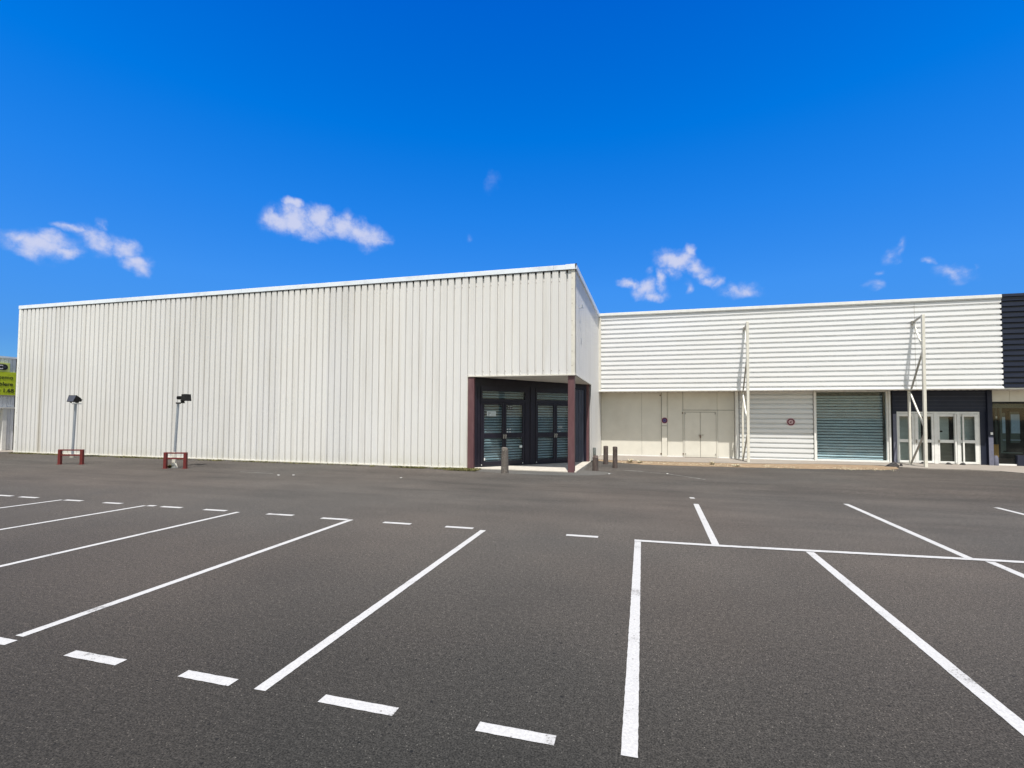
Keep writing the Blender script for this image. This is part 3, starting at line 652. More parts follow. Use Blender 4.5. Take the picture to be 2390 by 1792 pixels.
t_ = thing('window_sticker', 'round security sticker with four pale dots beside the lock of the second dark door', 'sticker', tuple(diag((1.5, 0, 1.2))))
q_ = D()
for x, zz in ((1.50, 1.33), (1.60, 1.33), (1.50, 1.24), (1.60, 1.24)): q_.disc((x, .003, zz), (0, -1, 0), .022, .004, 14)
q_.build('print', 'white', t_)

# ------------------------------------------------------------------ the lower white building
AN = thing('retail_annex', 'long low building with white horizontal ribbed fascia joined to the tall cream building', 'building', (5, 22, .05))
XF = 12.285
m_ = MB(); plank_sheet(m_, (-1.80, YC), (XF, YC), 2.895, 6.05, (0, -1, 0)); m_.box(-1.80, XF, YC + .076, YC + .14, 2.88, 6.1)
m_.build('fascia', 'cladC', AN, fix=False)
m_ = MB(); m_.box(9.648, 9.656, YC - .003, YC + .02, 2.9, 6.05); m_.build('fascia_joint', 'mastgrey', AN)
m_ = MB(); m_.box(-1.90, XF, YC - .05, YC + .3, 6.10, 6.215); m_.box(-1.88, XF, YC - .03, YC + .1, 6.06, 6.098); m_.build('coping', 'whitetrim', AN, bevel=.006)
m_ = MB(); m_.box(-1.905, -1.80, YC - .02, YC + .1, 2.86, 6.058); m_.build('edge_flashing', 'trim', AN, bevel=.004)
m_ = MB(); m_.box(-1.905, XF, YC - .03, YC + .14, 2.845, 2.893); m_.build('fascia_drip_trim', 'whitetrim', AN, bevel=.004)
m_ = MB()
x = -1.88
while x < XF - .1:
    m_.box(x, x + .11, YC + .14, YP + .1, 2.86, 2.875); m_.box(x + .11, min(x + .20, XF), YC + .14, YP + .1, 2.84, 2.86); x += .20
m_.build('soffit', 'soffit', AN)
m_ = MB(); m_.box(-1.9, XF, YC + .2, 40, 5.9, 6.0); m_.build('roof', 'roof', AN)
def wp(x0, x1, z0, z1, y=YP, m='panel', name='wall_panel', th=.06, bev=.004, parent=AN, label=None):
    q = MB(); q.box(x0, x1, y, y + th, z0, z1); return q.build(name, m, parent, bevel=bev, label=label)
m_ = MB(); m_.box(-1.9, 6.5, YP + .055, YP + .16, .05, 2.88); m_.build('backing_wall', 'shadowgap', AN)
wp(-1.865, -.130, .14, 2.875); wp(-.124, .690, .14, 2.875)
wp(.703, .922, .085, 2.875, YP - .06, th=.11, name='pilaster')
q = MB(); q.box(.71, .915, YP - .066, YP - .06, 1.395, 1.41); q.build('pilaster_seam', 'shadowgap', AN)
wp(.936, 1.562, .14, 2.875); wp(1.575, 2.918, 2.085, 2.875); wp(2.926, 3.585, 2.085, 2.875); wp(2.945, 3.585, .14, 2.07)
wp(-1.865, 1.56, .07, .135, YP - .02, 'whitetrim', 'plinth', .07); wp(2.95, 3.585, .07, .135, YP - .02, 'whitetrim', 'plinth', .07)
# double service door
q = MB(); q.box(1.575, 1.625, YP - .02, YP + .05, .085, 2.07); q.box(2.885, 2.935, YP - .02, YP + .05, .085, 2.07); q.box(1.625, 2.885, YP - .02, YP + .05, 2.0, 2.07); fd = q.build('service_door_frame', 'panel', AN, bevel=.004)
for (a, b) in ((1.635, 2.248), (2.262, 2.875)):
    q = MB(); q.box(a, b, YP - .012, YP + .04, .10, 1.985)
    q.box(a + .03, b - .03, YP - .016, YP - .012, .16, 1.93)
    dd = q.build('service_door', 'panel', AN, bevel=.003)
    hx = b - .03 if a < 2 else a + .08
    h_ = MB(); h_.ring((hx, YP - .026, 1.03), (0, -1, 0), .022, .036, .012, 18); h_.build('ring_handle', 'brass', dd, smooth=True)
    for zz in (1.9, .2): 
        h_ = MB(); xx = a + .01 if a < 2 else b - .05; h_.box(xx, xx + .04, YP - .03, YP - .012, zz, zz + .06); h_.build('hinge', 'mastgrey', dd)
q = MB(); q.box(2.235, 2.275, YP - .055, YP - .015, .90, 1.04); q.box(2.20, 2.27, YP - .04, YP - .017, .98, 1.0); q.build('padlock', 'rust', AN, bevel=.004)
for (x, zz) in ((.62, 2.68), (1.53, 1.93), (.64, .18), (1.545, .2)):
    q = MB(); q.box(x, x + .05, YP - .03, YP, zz, zz + .05); q.build('wall_bracket', 'rust', AN)
wp(3.60, 3.72, .085, 2.86, YP - .20, 'whitetrim', 'post_or_gap_strip', .26)
# ribbed closed bay
YS = 21.79
q = MB(); plank_sheet(q, (3.765, YS), (6.455, YS), .12, 2.86, (0, -1, 0), pitch=.1956, depth=.06, gap=.052); q.box(3.76, 6.46, YS + .07, YS + .1, .085, 2.86)
q.build('ribbed_bay_panel', 'cladBay', AN, fix=False)
wp(3.73, 6.47, .085, .118, YS - .03, 'whitetrim', 'bay_sill', .1)
wp(6.475, 6.54, .085, 2.86, YS - .04, 'whitetrim', 'bay_post', .2)
# shutter behind glass
q = MB(); q.box(6.545, 6.60, YP - .06, YP + .05, .11, 2.84); q.box(8.99, 9.046, YP - .06, YP + .05, .11, 2.84); q.box(6.60, 8.99, YP - .06, YP + .05, 2.80, 2.84); q.box(6.545, 9.046, YP - .08, YP + .05, .085, .15)
wf = q.build('shop_window', 'whitetrim', AN, bevel=.004)
q = MB(); q.box(6.60, 8.99, YP, YP + .008, .15, 2.80); q.build('glass_pane', 'glass', wf)
q = MB(); slats(q, 6.60, 8.93, YP + .14, .12, 2.68, .112, .016, .74); q.build('roller_shutter', 'slat2', AN, fix=False)
q = MB(); q.box(6.56, 9.05, YP + .10, YP + .30, 2.66, 2.86); q.box(8.93, 9.05, YP + .1, YP + .2, .1, 2.7); q.box(6.5, 9.1, YP + .2, YP + .3, .1, 2.7); q.build('shutter_box', 'interior', AN)
wp(9.05, 9.105, .085, 2.86, YP - .12, 'whitetrim', 'post_or_gap_strip', .2); wp(9.108, 9.188, .085, 2.86, YP - .02, 'shadowgap', 'post_or_gap_strip', .1)  # second strip: dark board standing in for the dark gap beside the post
# navy surround and the four glazed doors
q = MB(); q.box(9.19, 9.323, YP - .05, YP + .1, .085, 2.06); q.box(9.19, 12.153, YP - .05, YP + .1, 2.06, 2.86); q.box(11.96, 12.153, YP - .02, YP + .15, .085, 2.06)
so_ = q.build('entrance_surround', 'navyflat', AN, bevel=.004)
for zz in (2.18, 2.32, 2.46, 2.60, 2.74):
    q = MB(); q.box(9.2, 12.15, YP - .056, YP - .05, zz, zz + .012); q.build('board_batten', 'bluepanel', so_)
q = MB(); q.box(12.155, 12.305, YP - .12, YP + .2, .06, 2.86); q.build('entrance_pillar', 'navyflat', AN, bevel=.004)
q = MB(); q.box(12.160, 12.300, YP - .128, YP - .119, .07, 1.10); q.build('painted_sunlit_face', 'lilac', AN, label='lower part of the navy pillar painted paler as its sunlit part')  # sunlight below the fascia's shadow edge, painted as a paler sheet
q = MB(); q.box(9.20, 9.318, YP - .056, YP - .049, .09, 1.95); q.build('painted_sunlit_face', 'lilac', AN)  # sunlit part of the left navy column, painted as a paler sheet
q = MB(); q.box(9.325, 9.375, YP - .03, YP + .06, .085, 2.04); q.box(11.94, 11.955, YP - .03, YP + .06, .085, 2.04); q.box(9.375, 11.94, YP - .03, YP + .06, 1.965, 2.04)
for (a, b) in ((9.905, 9.93), (10.53, 10.65), (11.25, 11.34)): q.box(a, b, YP - .03, YP + .06, .085, 1.965)
q.build('glazed_door_frame', 'whitetrim', AN, bevel=.005)
for i, (a, b, ga, gb, bar) in enumerate(((9.380, 9.900, 9.425, 9.83, None), (9.935, 10.525, 10.03, 10.457, None), (10.655, 11.245, 10.712, 11.166, 11.19), (11.345, 11.935, 11.372, 11.811, 11.43))):
    q = MB(); q.box(a, ga, YP - .02, YP + .03, .10, 1.955); q.box(gb, b, YP - .02, YP + .03, .10, 1.955)
    for z0, z1 in ((1.858, 1.955), (.874, .985), (.10, .18)): q.box(ga, gb, YP - .02, YP + .03, z0, z1)
    dd = q.build('glazed_door', 'whitetrim', AN, bevel=.005)
    for z0, z1 in ((.175, .88), (.98, 1.862)):
        q = MB(); q.box(ga - .005, gb + .005, YP + .002, YP + .008, z0, z1); q.build('glass_pane', 'shopglass', dd)
    if bar: q = MB(); q.bar((bar, YP - .055, .14), (bar, YP - .055, 1.95), .05, .03); q.build('pull_bar', 'whitetrim', dd, bevel=.006)
    if i in (1, 2): q = MB(); q.box(a + .012, a + .04, YP - .05, YP - .02, .82 + .03 * i, .98); q.tube((a + .026, YP - .05, .94), (a + .026, YP - .08, .94), .014, 10); q.build('door_lock', 'brass', dd)
    # what stands behind the glass
    mt = ('blind', 'interior', 'blind', 'blind')[i]
    q = MB(); q.box(a, b - (.10 if i == 2 else 0), YP + .28, YP + .30, .9, 2.0); q.build('inner_blind', mt, AN)
    q = MB(); q.box(a, b, YP + .28, YP + .30, .085, .9); q.build('inner_blind', 'blind' if i == 0 else 'blindlow' if i else 'interior', AN)
q = MB(); q.box(9.3, 12.2, YP + .7, YP + .75, .06, 2.9); q.box(9.32, 9.36, YP + .06, YP + .7, .06, 2.9); q.build('lobby_wall', 'interior', AN)
q = MB(); q.box(10.08, 10.12, YP + .10, YP + .14, .1, 1.86); q.box(10.14, 10.16, YP + .1, YP + .14, .1, 1.86); q.build('inner_door_edge', 'whitetrim', AN)
t_ = thing('door_intercom', 'small white framed panel with dark screen behind the third white glazed door', 'intercom', (10.9, YP + .26, 1.2))
q = MB(); q.box(10.83, 10.955, YP + .262, YP + .278, 1.24, 1.34); q.build('housing', 'white', t_, bevel=.003); q = MB(); q.box(10.85, 10.935, YP + .257, YP + .262, 1.26, 1.325); q.build('screen', 'ink', t_)
t_ = thing('paper_notice', 'pale sheet of paper low behind the glass of the rightmost white door', 'notice', (11.7, YP + .26, 1.2))
q = MB(); q.box(11.66, 11.775, YP + .266, YP + .272, 1.20, 1.29); q.box(11.69, 11.78, YP + .264, YP + .268, 1.02, 1.185); q.build('sheet', 'paper', t_)
t_ = thing('desk_lamp_shade', 'pale trapezoid shade standing behind the glass of the rightmost white door', 'lamp', (11.58, YP + .2, .985))
q = MB(); q.bar((11.58, YP + .2, .99), (11.58, YP + .2, 1.06), .17, .1, r2=.12); q.build('shade', 'white', t_)
q = MB(); q.box(12.215, 12.290, YP - .136, YP - .1285, 1.20, 1.29); tag(q.build('keypad', 'white', bevel=.003), 'small white keypad box fixed to the navy pillar beside the doors', 'keypad')
q = MB(); q.box(12.235, 12.243, YP - .138, YP - .136, 1.22, 1.27)
# back part of the building
m_ = MB(); m_.box(-1.9, XF, 39.8, 40, .06, 5.95); m_.box(-2.0, -1.9, YP + .2, 40, 3, 6.05); m_.build('rear_wall', 'cladC', AN)

# ------------------------------------------------------------------ the navy shop at the far right
SH = thing('shop_building', 'shop with navy ribbed fascia and dark glazing at the right edge', 'building', (15, 22, .05))
m_ = MB(); plank_sheet(m_, (XF + .004, YC - .004), (22, YC - .004), 2.895, 6.11, (0, -1, 0), gap=.045); m_.box(XF + .004, 22, YC + .076, YC + .14, 2.88, 6.12); m_.build('fascia', 'navy', SH, fix=False)
m_ = MB(); m_.box(XF + .003, 22, YC - .045, YC + .3, 6.125, 6.225); m_.build('coping', 'navy', SH, bevel=.005)
m_ = MB(); m_.box(XF + .003, 22, YC + .02, YP + .1, 2.845, 2.88); m_.build('soffit', 'soffit', SH)
m_ = MB(); m_.box(XF + .003, 22, YC + .2, 40, 5.9, 6.0); m_.build('roof', 'roof', SH)
x = 12.31
for x1 in (12.90, 13.5, 14.1, 14.7, 15.3, 16.5, 18, 20):
    wp(x, x1 - .008, 2.415, 2.84, YP, 'panel', 'lintel_panel', .06, .003, SH); x = x1
q = MB(); q.box(12.31, 20, YP + .02, YP + .1, 2.34, 2.41); q.box(13.40, 13.48, YP + .02, YP + .08, .13, 2.34); q.box(12.31, 12.34, YP + .02, YP + .08, .13, 2.34)
wn = q.build('shop_window', 'interior', SH, bevel=.003)
q = MB(); q.box(12.34, 20, YP + .045, YP + .053, .13, 2.34); q.build('glass_pane', 'shopglass', wn)
wp(12.31, 13.03, .06, .135, YP - .03, 'whitetrim', 'window_sill', .12, .004, SH)
wp(13.04, 16, .05, .46, YP - .06, 'navyflat', 'plinth', .1, .004, SH)
# room behind the glass
q = MB(); q.box(12.2, 20, 26, 26.1, .06, 2.9); q.box(12.2, 12.29, YP + .3, 26, .06, 2.9); q.box(19.9, 20, YP + .3, 26, .06, 2.9); q.box(12.2, 20, YP + .1, 26, 2.6, 2.7)
q.build('interior_wall', 'interior', SH)
q = MB(); q.box(12.3, 20, YP + .06, 26, .06, .075); q.build('interior_floor', 'interior', SH)
q = MB(); q.box(12.29, 13.6, YP + .12, YP + .16, 2.18, 2.36); q.box(12.655, 12.72, YP + .12, YP + .2, .55, 2.2); q.box(12.655, 13.3, YP + .12, YP + .18, .52, .56); q.box(12.72, 12.80, YP + .5, YP + .56, .55, 2.2)
q.build('inner_frame', 'greenwall', SH)
q = MB(); q.box(12.78, 12.92, YP + .3, YP + .32, .60, 2.0); q.box(13.12, 13.4, YP + .4, YP + .42, .9, 2.05); q.box(12.31, 12.60, YP + .5, YP + .53, 1.0, 1.33); q.box(12.31, 12.40, YP + .45, YP + .48, 1.4, 1.85)
q.build('interior_partition', 'greenwall', SH)
q = MB(); q.box(13.14, 13.4, YP + .38, YP + .40, 1.25, 1.95); q.box(12.80, 12.905, YP + .28, YP + .30, 1.25, 1.85); q.box(12.80, 12.905, YP + .28, YP + .29, .99, 1.01); q.box(13.1, 13.4, YP + .36, YP + .38, .99, 1.015); q.build('painted_reflection', 'paleblue', SH)  # bluish boxes painted in for reflections on the shop glass
q = MB(); q.box(12.545, 12.585, YP + .14, YP + .16, 1.80, 1.88); tag(q.build('door_keypad', 'paper'), 'tiny pale box on the dark wall behind the shop glass', 'keypad')
q = MB(); q.box(12.385, 12.61, YP + .15, YP + .5, .36, .81); q.box(12.33, 12.60, YP + .13, YP + .52, .81, .835); tag(q.build('display_counter', 'ochre', bevel=.004), 'ochre wooden counter standing behind the shop glass', 'counter')
q = MB(); q.lathe((12.37, YP - .1, .06), [(.06, 0), (.075, .05), (.07, .30), (.045, .38)], 16, .05, 3); tag(q.build('plastic_sack', 'lilac', smooth=True), 'small grey sack leaning at the foot of the navy pillar', 'sack')

# ------------------------------------------------------------------ the neighbour at the far left
NB = thing('neighbour_building', 'grey-white ribbed metal building at the left edge behind the cream wall', 'building', (-32, 13, .05))
XN = -28.75; YN = 16.15
q = MB(); rib_sheet(q, (XN, 6), (XN, YN), 2.06, 4.36, (1, 0, 0), pitch=.15, depth=.03); rib_sheet(q, (XN, 15.90), (XN, YN), .06, 2.0, (1, 0, 0), pitch=.15, depth=.03)
q.box(XN - .3, XN - .04, 6, YN, 2.06, 4.34); q.box(XN - .3, XN - .04, 15.9, YN, .05, 2.06); q.box(XN - 12, XN - .3, YN - .2, YN, .05, 4.3)
q.build('front_wall', 'cladN', NB, fix=False)
q = MB(); q.box(XN - .02, XN + .06, 6, YN + .03, 4.34, 4.42); q.build('coping', 'coping', NB)
q = MB(); q.box(XN - 12, XN - .05, 6, YN, 4.25, 4.32); q.build('roof', 'roof', NB)
q = MB(); q.box(XN - .1, XN + .10, 6, YN, 2.0, 2.055); q.build('ledge', 'whitetrim', NB)
q = MB(); q.box(XN - .1, XN + .05, 15.72, 15.88, .05, 2.0); q.build('pillar', 'whitetrim', NB, bevel=.01)
q = MB(); q.box(XN - .6, XN - .55, 6, 15.8, .05, 2.1); q.build('recessed_door', 'trim', NB)
q = MB(); q.box(XN - .3, XN + .002, YN + .004, YN + .07, .05, 4.34); q.build('corner_gap', 'shadowgap', NB)
q = MB(); rib_sheet(q, (XN - .5, YN + .1), (XN - .5, 24), .06, 4.3, (1, 0, 0), pitch=.15, depth=.03); q.box(XN - 1, XN - .54, YN + .1, 24, .05, 4.28); q.build('set_back_wall', 'cladN', NB, fix=False)
SG = thing('shop_sign', 'lime green signboard with black lettering on the building at the left edge', 'sign', (XN + .1, 15.3, 2.6))
q = MB(); q.box(XN + .03, XN + .10, 12.5, 16.125, 2.62, 3.69); q.build('lower_board', 'lime', SG, bevel=.006)
q = MB(); q.box(XN + .03, XN + .10, 12.5, 15.885, 3.70, 4.11); q.build('upper_board', 'limepale', SG, bevel=.006)
q = MB(); q.box(XN + .02, XN + .11, 12.5, 16.13, 2.585, 2.615); q.build('lower_rail', 'mastgrey', SG)
q = MB(); q.box(XN + .10, XN + .106, 12.6, 15.66, 3.77, 4.05); pts = []
for i in range(17): a_ = -math.pi / 2 + math.pi * i / 16; pts.append((15.66 + .14 * math.cos(a_), 3.91 + .14 * math.sin(a_)))
q.add([(XN + .10, y, z) for y, z in pts] + [(XN + .106, y, z) for y, z in pts], [tuple(range(17))[::-1], tuple(range(17, 34))] + [(i, i + 1, 18 + i, 17 + i) for i in range(16)])
q.build('logo_pill', 'ink', SG)
text_mesh('lettering', 'C', .26, 'white', (XN + .110, 15.53, 3.82), (0, 1, 0), SG, align='CENTER', bold=.008)
q = MB(); q.disc((XN + .106, 15.68, 3.915), (1, 0, 0), .055, .004, 20); q.build('logo_dot', 'bluepanel', SG)
text_mesh('lettering', 'Busemo', .25, 'ink', (XN + .104, 16.02, 3.36), (0, 1, 0), SG, align='RIGHT')
text_mesh('lettering', 'medicoublere', .25, 'ink', (XN + .104, 16.02, 3.05), (0, 1, 0), SG, align='RIGHT', bold=.003)
text_mesh('lettering', 'Bx.or 1.68', .25, 'ink', (XN + .104, 16.06, 2.75), (0, 1, 0), SG, align='RIGHT', bold=.003)

# ------------------------------------------------------------------ street furniture
def bollard(name, label, x, y, prof, mt, seed, jit=.03, n=20, tilt=0):
    q = MB(); q.lathe((0, 0, 0), prof, n, jit, seed)
    if tilt:
        zt = max(v.z for v in q.v)
        for v in q.v:
            if v.z > zt - .12: v.z += v.x * tilt
    o = q.build(name, mt, smooth=True); o.location = (x, y, gz(y) - .01)
    return tag(o, label, 'bollard', 'bollards before the entrance')
bollard('bollard', 'thick speckled grey-brown bollard in front of the dark double doors', -4.135, 14.39, [(.120, 0), (.118, .06), (.113, .3), (.108, .55), (.103, .67), (.106, .675), (.104, .73), (.085, .775), (.04, .79)], 'stone', 1, .035, 22, -.18)
bollard('bollard', 'brown round post with a scuffed head, left of the pair by the pavement', -1.379, 18.12, [(.088, 0), (.086, .35), (.084, .56), (.086, .57), (.086, .655), (.078, .672), (.03, .68)], 'brownpost', 3, .02)
bollard('bollard', 'brown round post with a scuffed head, right of the pair by the pavement', -.976, 16.92, [(.082, 0), (.080, .35), (.078, .58), (.08, .59), (.08, .70), (.073, .728), (.03, .735)], 'brownpost', 4, .02)
q = MB(); q.lathe((0, 0, 0), [(.095, 0), (.092, .25), (.09, .42), (.088, .445)], 18, .04, 8)
rr = random.Random(8)
for v in q.v:
    if v.z > .43: v.z += rr.uniform(-.03, .05)
for i in range(5):
    a_ = rr.uniform(0, 6.28); r_ = rr.uniform(.0, .06); q.bar((r_ * math.cos(a_), r_ * math.sin(a_), .42), (r_ * math.cos(a_) + rr.uniform(-.02, .02), r_ * math.sin(a_), .50 + rr.uniform(0, .06)), .02, .02, r2=.004)
b2 = q.build('bollard', 'brownpost'); b2.location = (-1.541, 15.90, .04); tag(b2, 'short broken bollard with a jagged splintered top near the entrance column', 'bollard', 'bollards before the entrance')
q = MB(); q.lathe((0, 0, 0), [(.060, 0), (.058, .3), (.058, .56), (.05, .575), (.02, .58)], 14, .02, 9); b3 = q.build('bollard', 'greypost', smooth=True); b3.location = (-1.835, 18.55, .04)
tag(b3, 'slim green-grey post against the cream side wall behind the broken bollard', 'bollard', 'bollards before the entrance')

# red steel hoop guards
def hoop(name, label, p0, p1, h=.51):
    p0, p1 = Vector((p0[0], p0[1], 0)), Vector((p1[0], p1[1], 0)); c = (p0 + p1) / 2
    t_ = thing(name, label, 'guard rail', (c.x, c.y, 0), 'red steel guards around the floodlight poles')
    d = (p1 - p0).normalized(); u_ = Vector((-d.y, d.x, 0))
    for p in (p0, p1):
        q = MB(); q.bar(p, p + Vector((0, 0, h)), .092, .092, upv=d); q.build('post', 'red', t_, bevel=.008)
    q = MB(); q.bar(p0 + d * .047 + Vector((0, 0, h - .024)), p1 - d * .047 + Vector((0, 0, h - .024)), .06, .044); q.build('rail', 'red', t_, bevel=.004)
    q = MB(); q.bar(p0 + d * .047 + Vector((0, 0, h - .20)), p1 - d * .047 + Vector((0, 0, h - .20)), .04, .05); q.build('rail', 'red', t_, bevel=.004)
    for p in (p0, p1): q = MB(); q.bar(p + Vector((0, 0, .0)), p + Vector((0, 0, .012)), .14, .14, upv=d); q.build('base_plate', 'red', t_)
    return t_
hoop('hoop_guard', 'low red steel guard rail before the left floodlight pole', (-19.84, 12.50), (-19.14, 12.73), .525)
hoop('hoop_guard', 'low red steel guard rail around the mossy foot of the right floodlight pole', (-15.22, 12.60), (-14.60, 12.78), .53)

# floodlight poles
FL1 = thing('floodlight', 'grey pole with two black floodlights splayed apart, at the left', 'floodlight', (-21.72, 14.1, .05), 'floodlight poles before the cream wall')
def L1(v): return Vector(v) + Vector((-21.72, 14.1, .05))
q = MB(L1); q.tube((0, 0, 0), (.08, 0, 2.10), .043, 16); q.build('pole', 'galv', FL1, smooth=True)
q = MB(L1); q.tube((0, 0, 0), (0, 0, .14), .075, 14); q.build('pole_base', 'mastgrey', FL1)
q = MB(L1); q.box(-.08, .36, -.03, .03, 2.10, 2.13); q.build('cross_arm', 'galv', FL1)
for cx, yaw in ((.02, 200), (.27, 150)):
    def L1b(v, cx=cx, yaw=yaw):
        c, s = math.cos(R(yaw)), math.sin(R(yaw)); v = Vector(v); a = .35
        y, z = v.y * math.cos(a) - v.z * math.sin(a), v.y * math.sin(a) + v.z * math.cos(a)
        return L1((cx + v.x * c - y * s, v.x * s + y * c, 2.265 + z))
    q = MB(L1b); q.add([(-.09, -.02, -.08), (.09, -.02, -.08), (.09, -.02, .08), (-.09, -.02, .08), (-.15, .16, -.14), (.15, .16, -.14), (.15, .16, .14), (-.15, .16, .14)],
        [(0, 1, 2, 3), (0, 4, 5, 1), (1, 5, 6, 2), (2, 6, 7, 3), (3, 7, 4, 0), (4, 7, 6, 5)])
    for i in range(5): q.box(-.07 + i * .03, -.06 + i * .03, -.07, -.02, -.05, .05)
    hd = q.build('lamp_head', 'black', FL1)
    q = MB(L1b); q.box(-.135, .135, .161, .166, -.12, .12); q.build('lamp_glass', 'bluepanel', hd)
    q = MB(L1b); q.box(-.10, -.085, -.01, .06, -.13, .02); q.box(.085, .10, -.01, .06, -.13, .02); q.build('yoke', 'black', hd)
FL2 = thing('floodlight', 'grey pole with one black hooded floodlight aimed right, on a peeling pale foot', 'floodlight', (-15.15, 12.85, .0), 'floodlight poles before the cream wall')
def L2(v):
    v = Vector(v)
    if v.z > 2.19: v = Vector((.10 + (v.x - .06) * .8, v.y * .8, 2.19 + (v.z - 2.19) * .82))
    return v + Vector((-15.15, 12.85, 0))
q = MB(L2); q.tube((0, 0, .3), (.09, 0, 2.15), .039, 16); q.build('pole', 'galv', FL2, smooth=True)
q = MB(L2); q.lathe((.0, 0, 0), [(.11, 0), (.085, .08), (.06, .16), (.062, .35), (.057, .5), (.048, .53)], 14, .12, 6); q.build('pole_sleeve', 'panel', FL2)
q = MB(L2); q.box(.02, .34, -.03, .03, 2.15, 2.18); q.lathe((.10, 0, 2.13), [(.07, 0), (.075, .02), (.05, .05)], 14); q.build('cross_arm', 'black', FL2)
q = MB(L2); q.bar((.06, -.02, 2.36), (.36, -.02, 2.36), .13, .12); q.bar((.07, -.02, 2.36), (.02, -.02, 2.36), .12, .10, r2=.08)
for i in range(5): q.box(.10 + i * .04, .11 + i * .04, -.10, .06, 2.29, 2.43)
q.add([(.34, -.11, 2.29), (.34, .07, 2.29), (.34, .07, 2.44), (.34, -.11, 2.44), (.38, -.15, 2.25), (.38, .11, 2.25), (.38, .11, 2.50), (.38, -.15, 2.50), (.60, -.17, 2.23), (.60, .13, 2.23), (.56, .13, 2.51), (.56, -.17, 2.51)],
      [(0, 3, 2, 1), (0, 1, 5, 4), (1, 2, 6, 5), (2, 3, 7, 6), (3, 0, 4, 7), (4, 5, 9, 8), (5, 6, 10, 9), (6, 7, 11, 10), (7, 4, 8, 11), (8, 9, 10, 11)])
hd = q.build('lamp_head', 'black', FL2, bevel=.005)
q = MB(L2); q.box(.25, .33, -.05, .03, 2.16, 2.32); q.tube((.29, -.09, 2.24), (.29, .07, 2.24), .035, 12); q.build('yoke', 'black', FL2, bevel=.004)

# tall empty sign frames
def frame(label, X, xw, name='sign_frame'):
    t_ = thing(name, label, 'sign frame', (X, 20.3, .04), 'empty steel sign frames before the white fascia')
    F0, F1 = 20.31, 21.06; YR = 21.33
    q = MB(); q.bar((X, F0, .045), (X + .02, F0, 5.46), .092, .092, upv=(0, 1, 0)); q.build('post', 'mast', t_, bevel=.008)
    q = MB(); q.bar((X, YR, .085), (X, YR, 2.83), .074, .074, upv=(0, 1, 0)); q.build('post', 'mast', t_, bevel=.008)
    for a, b, mt, w in (((X + .015, F0 + .05, 5.42), (xw, F1, 5.33), 'mastgrey', .055), ((xw, F1, 5.27), (X + .01, F0 + .06, 4.33), 'mast', .048),
                        ((X + .01, F0 + .06, 4.15), (X, YR - .14, 2.80), 'mastgrey', .048), ((X, YR - .09, 2.72), (X, F0 + .06, 1.52), 'mast', .048), ((X, F0 + .06, 1.22), (X - .01, YR - .06, .12), 'mastgrey', .048)):
        q = MB(); q.bar(a, b, w, w); q.build('brace', mt, t_, bevel=.004)
    q = MB(); q.box(xw - .05, xw + .05, F1 - .02, YC - .001, 5.24, 5.38); q.build('wall_bracket', 'mastgrey', t_)
    q = MB(); q.box(X - .12, X + .12, F0 - .12, F0 + .12, .04, .056); q.build('base_plate', 'mastgrey', t_); q = MB(); q.box(X - .11, X + .11, YR - .11, YR + .11, .084, .10); q.build('base_plate', 'mastgrey', t_)
    return t_
frame('tall cream steel sign frame with zigzag braces standing before the cream service door side', 3.80, 3.86)
frame('tall cream steel sign frame with zigzag braces standing before the four white glazed doors', 9.50, 9.58)

# round signs
def roundsign(label, x, z, r, y, kind):
    t_ = thing('no_parking_sign', label, 'road sign', (x, y, z), 'round no parking signs')
    ax = (0, -1, 0)
    q = MB(); q.disc((x, y, z), ax, r, .006, 48); q.build('rim', 'pinkwhite', t_)
    q = MB(); q.disc((x, y - .006, z), ax, r * .86, .004, 48); q.build('ring', 'signred', t_)
    if kind == 0:
        q = MB(); q.disc((x, y - .010, z), ax, r * .56, .003, 40); q.build('centre', 'signblue', t_)
        q = MB()
        for dx, dz in ((-.2, .22), (-.12, -.12), (.18, -.12), (.02, .04)): q.disc((x + dx * r, y - .013, z + dz * r), ax, r * .13, .002, 10)
        q.bar((x - .35 * r, y - .0145, z + .35 * r), (x + .35 * r, y - .0145, z - .35 * r), .003, r * .1); q.build('faded_mark', 'signdark', t_)
    else:
        q = MB(); q.disc((x, y - .010, z), ax, r * .54, .003, 40); q.build('centre', 'pinkwhite', t_)
        q = MB(); q.box(x - .30 * r, x - .02 * r, y - .0155, y - .013, z - .18 * r, z + .12 * r); q.box(x + .05 * r, x + .32 * r, y - .0155, y - .013, z - .02 * r, z + .14 * r)
        q.bar((x - .1 * r, y - .0145, z + .05 * r), (x + .12 * r, y - .0145, z + .38 * r), .003, r * .07); q.bar((x + .0 * r, y - .0145, z - .1 * r), (x + .18 * r, y - .0145, z - .42 * r), .003, r * .07)
        q.disc((x - .14 * r, y - .013, z - .24 * r), ax, r * .09, .0025, 12); q.disc((x + .2 * r, y - .013, z - .24 * r), ax, r * .06, .0025, 12); q.build('tow_truck_mark', 'signred', t_)
    return t_
roundsign('round sign with blue centre and dark red ring on the cream pilaster', .818, 1.63, .138, YP - .062, 0)
roundsign('round sign with pale pink centre and dark red ring on the white ribbed bay', 5.655, 1.61, .158, YS - .001, 1)

